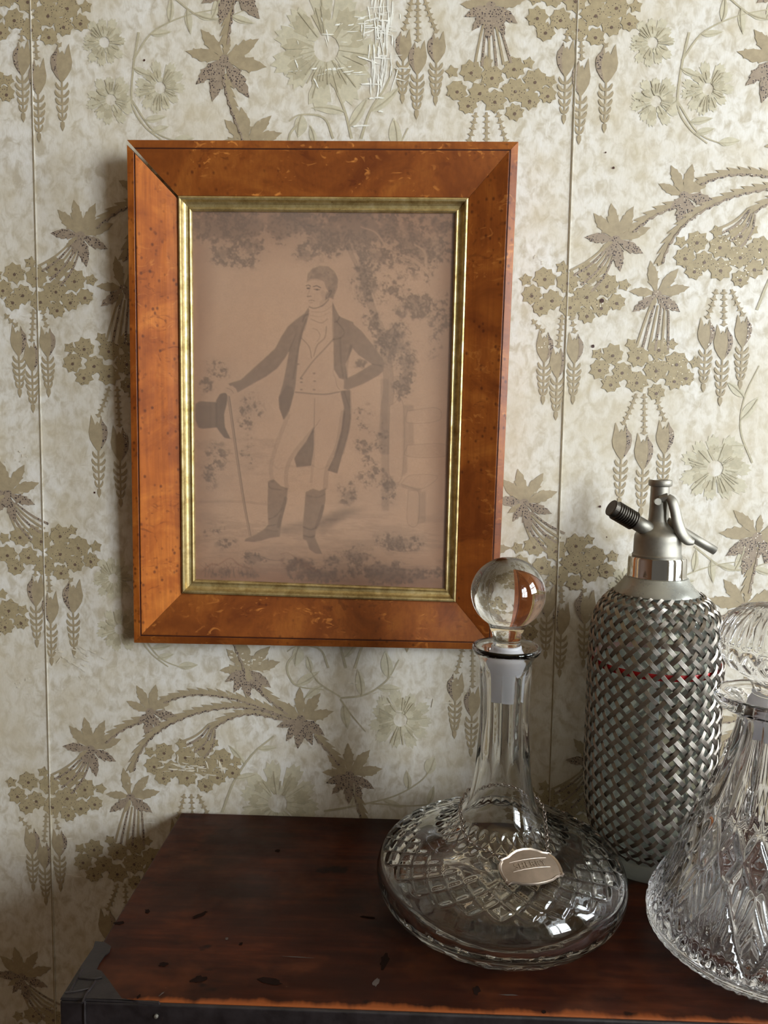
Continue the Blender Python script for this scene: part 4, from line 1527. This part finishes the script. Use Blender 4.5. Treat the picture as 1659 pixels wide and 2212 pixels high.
# ------------------------------------------------------------------ soda siphon
D3 = on_top(1396, 1854)
D3[0] -= .0012
sip = empty('soda_siphon', (D3[0], D3[1], 0))
tag(sip, 'soda siphon in a woven silver wire sleeve with a metal spout head', 'soda siphon')
RS = .0549
BOT = [(0, .0176), (.020, .0176), (.036, .0176), (.0425, .0178), (.0436, .0186), (.0460, .0245), (.0500, .035), (.0525, .050), (.0540, .066), (RS, .085), (RS, .120), (RS, .150), (RS, .185), (.0545, .200), (.0536, .214), (.0515, .225), (.0470, .235), (.0405, .2425), (.032, .2485), (.025, .254), (.0220, .258)]
BIN = [(.0185, .258), (.0200, .252), (.0290, .2445), (.0370, .2385), (.0430, .2310), (.0475, .2220), (.0498, .2120), (.0506, .198), (.0508, .180), (.0508, .110), (.0500, .066), (.0480, .045), (.0440, .032), (.0360, .0235), (.020, .0205), (0, .0205)]
rb = resample(BOT, 90)
rb[0][0] = 0
ri = resample(BIN, 60)
ri[-1][0] = 0
me = fix_normals(lathe_mesh('glass_bottle', [(max(0, p[0]), max(0.0003, p[1])) for p in rb + ri], 96))
obj('glass_bottle', me, M['bottle'], sip, True)
me = fix_normals(lathe_mesh('glass_foot', [(0, .0030), (.030, .0025), (.040, .0006), (.0445, .0004), (.0470, .0035), (.0474, .0090), (.0458, .0140), (.0430, .0172), (.030, .0174), (0, .0174)], 96))
obj('glass_foot', me, M['foot'], sip, True)
b = MB()
tube_mb(b, [(0.002, 0, .022), (0.002, 0, .12), (0.001, 0, .20), (0, 0, .255)], .0042, 16)
obj('dip_tube', b.mesh('dip_tube'), M['frost'], sip, True)
me = fix_normals(lathe_mesh('red_line', [(RS + .0002, .1836), (RS + .0006, .1840), (RS + .0006, .1888), (RS + .0002, .1892)], 96, closed_ends=False))
obj('red_line', me, M['red'], sip, True)

# woven straps: two families of flat wire bands, plain weave
NST = 28
SP = [(.0442, .0175), (.0480, .0245), (.0522, .0355), (.0547, .050), (.0562, .066), (RS + .0022, .086), (RS + .0022, .120), (RS + .0022, .165), (RS + .0022, .186), (.0568, .200), (.0560, .214), (.0540, .2255), (.0498, .2355), (.0437, .2432), (.0375, .2482)]
SPd = np.array(resample(SP, 400))
sarc = np.concatenate([[0], np.cumsum(np.linalg.norm(np.diff(SPd, axis=0), axis=1))])
gs = np.concatenate([[0], np.cumsum(np.diff(sarc) * .93 / np.maximum(SPd[:-1, 0], .047))])
NL = 190
qs = np.linspace(0, sarc[-1], NL)
rq, zq, gq = np.interp(qs, sarc, SPd[:, 0]), np.interp(qs, sarc, SPd[:, 1]), np.interp(qs, sarc, gs)
# surface normal of the sleeve in the (r, z) plane
tr, tz = np.gradient(rq), np.gradient(zq)
tl = np.hypot(tr, tz)
nr_, nz_ = tz / tl, -tr / tl
prof_s = [(-.0019, 0)] + [(-.0019 + .0038 * k / 12, .00042 + (.00020 if k % 2 else 0)) for k in range(13)] + [(.0019, 0)]


def strap_mesh(sgn):
    V, F = [], []
    m_ = len(prof_s)
    C3 = []
    for k in range(NL):
        off = .00075 * math.cos(NST * gq[k]) * sgn
        r, z = rq[k] + nr_[k] * off, zq[k] + nz_[k] * off
        a = sgn * gq[k]
        C3.append((np.array([r * math.cos(a), r * math.sin(a), z]), np.array([nr_[k] * math.cos(a), nr_[k] * math.sin(a), nz_[k]])))
    for k in range(NL):
        t = C3[min(k + 1, NL - 1)][0] - C3[max(k - 1, 0)][0]
        t /= np.linalg.norm(t)
        n = C3[k][1]
        w = np.cross(t, n)
        w /= np.linalg.norm(w)
        sh = min(1.0, rq[k] / .056)
        for (x, h) in prof_s:
            V.append(C3[k][0] + w * x * sh + n * h)
    for k in range(NL - 1):
        for j in range(m_):
            j2 = (j + 1) % m_
            F.append((k * m_ + j, k * m_ + j2, (k + 1) * m_ + j2, (k + 1) * m_ + j))
    return fix_normals(mesh('woven_strap', V, F))


for sgn in (1, -1):
    me = strap_mesh(sgn)
    me.materials.append(M['strap'])
    for k in range(NST):
        o = obj('woven_strap', me, None, sip)
        o.rotation_euler = (0, 0, 2 * math.pi * k / NST)


def spart(name, prof, mat, n=72, parent=sip, off=(0, 0, 0)):
    me_ = fix_normals(lathe_mesh(name, prof, n))
    o = obj(name, me_, mat, parent, True)
    o.location = off
    md = o.modifiers.new('split', 'EDGE_SPLIT')
    md.split_angle = math.radians(40)
    return o


HO = (-.0022, 0, 0)
CO = (-.0016, 0, 0)
spart('collar_flange', [(.0230, .2475), (.0360, .2475), (.0366, .2485), (.0360, .2500), (.0322, .2545), (.0286, .2590), (.0266, .2625), (.0230, .2625)], M['enamel'], off=CO)
spart('chrome_band', [(.0190, .2620), (.0250, .2620), (.0256, .2632), (.0251, .2650), (.0250, .2790), (.0244, .2806), (.0190, .2806)], M['chrome'], off=CO)
cap = spart('head_cap', [(.0, .2806), (.0212, .2806), (.0214, .2820), (.0203, .2836), (.0202, .2950), (.0199, .2990), (.0186, .3016), (.0162, .3034), (.0130, .3056), (.0105, .3086), (.0092, .3120), (0, .3120)], M['zinc'], off=HO)
spart('head_tube', [(0, .3110), (.0092, .3110), (.0086, .3150), (.0082, .3250), (.0080, .3400), (.0079, .3425), (.0096, .3432), (.0101, .3445), (.0100, .3475), (.0094, .3485), (.0078, .3485), (.0074, .3470), (0, .3466)], M['zinc'], off=HO)
# threaded charger inlet on the upper left
b = MB()
sd = Vector((-.86, -.26, .47)).normalized()
p0 = Vector((-.005, -.002, .3020))
tube_mb(b, [p0, p0 + sd * .012, p0 + sd * .0245], [.0072, .0068, .0066], 28)
inl = obj('inlet', b.mesh('inlet'), M['zinc'], sip, True)
inl.location = HO
b = MB()
pts, rads = [], []
for k in range(9):
    q = .0225 + k * .0024
    for dq, rr in ((0, .0074), (.0006, .0085), (.0012, .0085), (.0018, .0074)):
        pts.append(p0 + sd * (q + dq))
        rads.append(rr)
pts += [p0 + sd * .0442, p0 + sd * .0480, p0 + sd * .0482, p0 + sd * .0400]
rads += [.0074, .0074, .0062, .0058]
tube_mb(b, pts, rads, 32)
obj('screw_thread', b.mesh('screw_thread'), M['dark_zinc'], inl)
# outlet nozzle to the lower right
b = MB()
nd = Vector((.86, -.12, -.50)).normalized()
p1 = Vector((.013, -.004, .3075))
tube_mb(b, [p1 - nd * .008, p1, p1 + nd * .020, p1 + nd * .0400, p1 + nd * .0404, p1 + nd * .034], [.0048, .0044, .0040, .0038, .0028, .0026], 24)
nz = obj('nozzle', b.mesh('nozzle'), M['zinc'], sip, True)
nz.location = HO
# curved lever hinged on the tube
b = MB()
lv = [(.0040, -.0085, .3345), (.0072, -.0105, .3310), (.0098, -.0120, .3230), (.0120, -.0130, .3130), (.0155, -.0140, .3035), (.0205, -.0150, .2975), (.0260, -.0155, .2955)]
LP = resample(lv, 30)
tube_mb(b, LP, list(np.interp(np.linspace(0, 1, 30), [0, .2, .6, .85, 1], [.0034, .0050, .0056, .0050, .0026])), 20, flat=.62)
lever = obj('lever', b.mesh('lever'), M['zinc'], sip, True)
lever.location = HO
b = MB()
tube_mb(b, [(-.0048, -.0085, .3300), (-.0048, -.0110, .3300)], .0030, 16)
tube_mb(b, [(-.0020, -.0060, .3320), (.0046, -.0085, .3340)], .0036, 12)
obj('hinge_lug', b.mesh('hinge_lug'), M['zinc'], lever)

# ------------------------------------------------------------------ silver label on its chain
r_of_z = lambda z: np.interp(z, z1[np.where(z1 > .033)[0]][0:], r1[np.where(z1 > .033)[0]])


def surf1(th, z, off=0.0):
    r = r_of_z(z)
    e = 1e-4
    dr = (r_of_z(z + e) - r_of_z(z - e)) / (2 * e)
    n = Vector((math.cos(th), math.sin(th), -dr)).normalized()
    p = Vector((D1[0] + r * math.cos(th), D1[1] + r * math.sin(th), z))
    return p + n * off, n


def to_px(p):
    d = np.array(p) - CAM
    return IW / 2 + FPX * (d @ BR) / (d @ BF), IH / 2 - FPX * (d @ BU) / (d @ BF)


best = None
for th in np.radians(np.arange(-150, 0, 1.0)):
    for z in np.arange(.04, .1, .0005):
        p, n = surf1(th, z, .0035)
        q = to_px(p)
        e = (q[0] - 1146) ** 2 + (q[1] - 1873) ** 2
        if best is None or e < best[0]:
            best = (e, th, z)
LTH, LZ = best[1], best[2]
LP0, LN = surf1(LTH, LZ, .0042)
lu = Vector((-math.sin(LTH), math.cos(LTH), 0))
lu = (lu - LN * lu.dot(LN)).normalized()
lvv = LN.cross(lu).normalized()
rr_ = math.radians(2)
lu, lvv = lu * math.cos(rr_) + lvv * math.sin(rr_), lvv * math.cos(rr_) - lu * math.sin(rr_)
label = empty('liquor_label', (0, 0, 0))
label.matrix_world = Matrix(((lu.x, lvv.x, LN.x, LP0.x), (lu.y, lvv.y, LN.y, LP0.y), (lu.z, lvv.z, LN.z, LP0.z), (0, 0, 0, 1)))
tag(label, 'tarnished silver label engraved SHERRY hanging by a chain on the decanter shoulder', 'label')
half = [(0, .0158), (.006, .0152), (.011, .0132), (.0145, .0112), (.0180, .0108), (.0200, .0104), (.0206, .0086), (.0222, .0072), (.0236, .0040), (.0240, 0), (.0238, -.0040), (.0228, -.0068), (.0234, -.0082), (.0222, -.0090), (.0214, -.0104), (.0192, -.0100),
        (.0160, -.0112), (.0120, -.0136), (.006, -.0152), (0, -.0158)]
outl = half + [(-x, y) for x, y in reversed(half[1:-1])]
CURV = .085


def bent(x, y, h):
    a = x / CURV
    return (math.sin(a) * (CURV + h), y, (math.cos(a) - 1) * CURV + math.cos(a) * h)


def label_plate(name, levels, mat, ring=False):
    """levels: list of (scale, height), closed solid from bottom to top"""
    V, F = [], []
    n = len(outl)
    for sc_, h in levels:
        V += [bent(x * sc_, y * sc_, h) for x, y in outl]
    for k in range(len(levels) - 1):
        for j in range(n):
            j2 = (j + 1) % n
            F.append((k * n + j, k * n + j2, (k + 1) * n + j2, (k + 1) * n + j))
    if ring:
        k = len(levels) - 1
        F += [(k * n + j, k * n + (j + 1) % n, (j + 1) % n, j) for j in range(n)]
    for k, flip in (() if ring else ((0, True), (len(levels) - 1, False))):
        c_ = len(V)
        V.append(bent(0, 0, levels[k][1]))
        for j in range(n):
            j2 = (j + 1) % n
            F.append((k * n + j2, k * n + j, c_) if flip else (k * n + j, k * n + j2, c_))
    o_ = obj(name, fix_normals(mesh(name, V, F)), mat, label, True)
    o_.modifiers.new('split', 'EDGE_SPLIT').split_angle = math.radians(35)
    return o_


# plate with finer concentric rings so that it follows the curve
label_plate('label_plate', [(.5, 0), (.85, 0), (.97, 0), (.97, .0007), (.85, .0007), (.7, .0007), (.55, .0007), (.4, .0007), (.25, .0007), (.1, .0007)], M['silver'])
label_plate('label_rim', [(.90, .0006), (1.0, .0001), (1.0, .0008), (.985, .0013), (.965, .0010), (.945, .0014), (.925, .0011), (.905, .0008)], M['silver_rim'], True)
cu = bpy.data.curves.new('sherry_text', 'FONT')
cu.body = 'SHERRY'
cu.size = .0062
cu.align_x = 'CENTER'
cu.extrude = .00022
cu.space_character = 1.18
to = bpy.data.objects.new('lettering', cu)
COL.objects.link(to)
bpy.context.view_layer.update()
dg = bpy.context.evaluated_depsgraph_get()
tme = bpy.data.meshes.new_from_object(to.evaluated_get(dg))
bpy.data.objects.remove(to)
for v in tme.vertices:
    v.co = Vector(bent(v.co.x, v.co.y - .0005, v.co.z + .00085))
obj('lettering', tme, M['silver_rim'], label)
for y_, in ((.0060,), (-.0020,)):
    b = MB()
    tube_mb(b, [bent(x, y_, .00085) for x in np.linspace(-.0145, .0145, 14)], .00022, 6)
    obj('engraved_line', b.mesh('engraved_line'), M['silver_rim'], label)
for sg in (-1, 1):
    b = MB()
    c0 = Vector(bent(sg * .0193, .0112, .0008))
    tube_mb(b, [c0 + Vector((.0019 * math.cos(a), .0019 * math.sin(a), .0004)) for a in np.linspace(0, 2 * math.pi, 17)], .0004, 8, caps=False)
    obj('jump_ring', b.mesh('jump_ring'), M['chain'], label)
LM = label.matrix_world.copy()
hl, hr = LM @ Vector(bent(-.0193, .0135, .0014)), LM @ Vector(bent(.0193, .0135, .0014))
cpts = [hl]
for a, z, r_ in ((-128, .0735, 0), (-145, .0770, 0), (-160, .0810, .0350), (-176, .0855, .0335), (-195, .0895, .0312), (-225, .0925, .0296), (-270, .0940, .0286), (-315, .0925, .0296), (-345, .0895, .0312), (-364, .0855, .0335), (-380, .0810, .0350), (-396, .0765, 0)):
    r_ = r_ or r_of_z(z) + .0018
    cpts.append(Vector((D1[0] + r_ * math.cos(math.radians(a)), D1[1] + r_ * math.sin(math.radians(a)), z)))
cpts.append(hr)
CP = even([tuple(p) for p in cpts], .0034)
b = MB()
for k in range(len(CP) - 1):
    a, c = Vector(CP[k]), Vector(CP[k + 1])
    t = (c - a).normalized()
    mid = (a + c) / 2
    rad_ = Vector((mid.x - D1[0], mid.y - D1[1], 0)).normalized()
    s1 = t.cross(rad_).normalized()
    s2 = t.cross(s1).normalized()
    w = s1 if k % 2 else s2
    w = (s1 * .8 + s2 * .6) if k % 2 else (s2 * .8 - s1 * .6)
    tube_mb(b, [mid + t * (.0024 * math.cos(q)) + w * (.0015 * math.sin(q)) for q in np.linspace(0, 2 * math.pi, 11)], .00046, 6, caps=False)
me = b.mesh('chain')
me.transform(LM.inverted())
obj('chain', me, M['chain'], label, True)
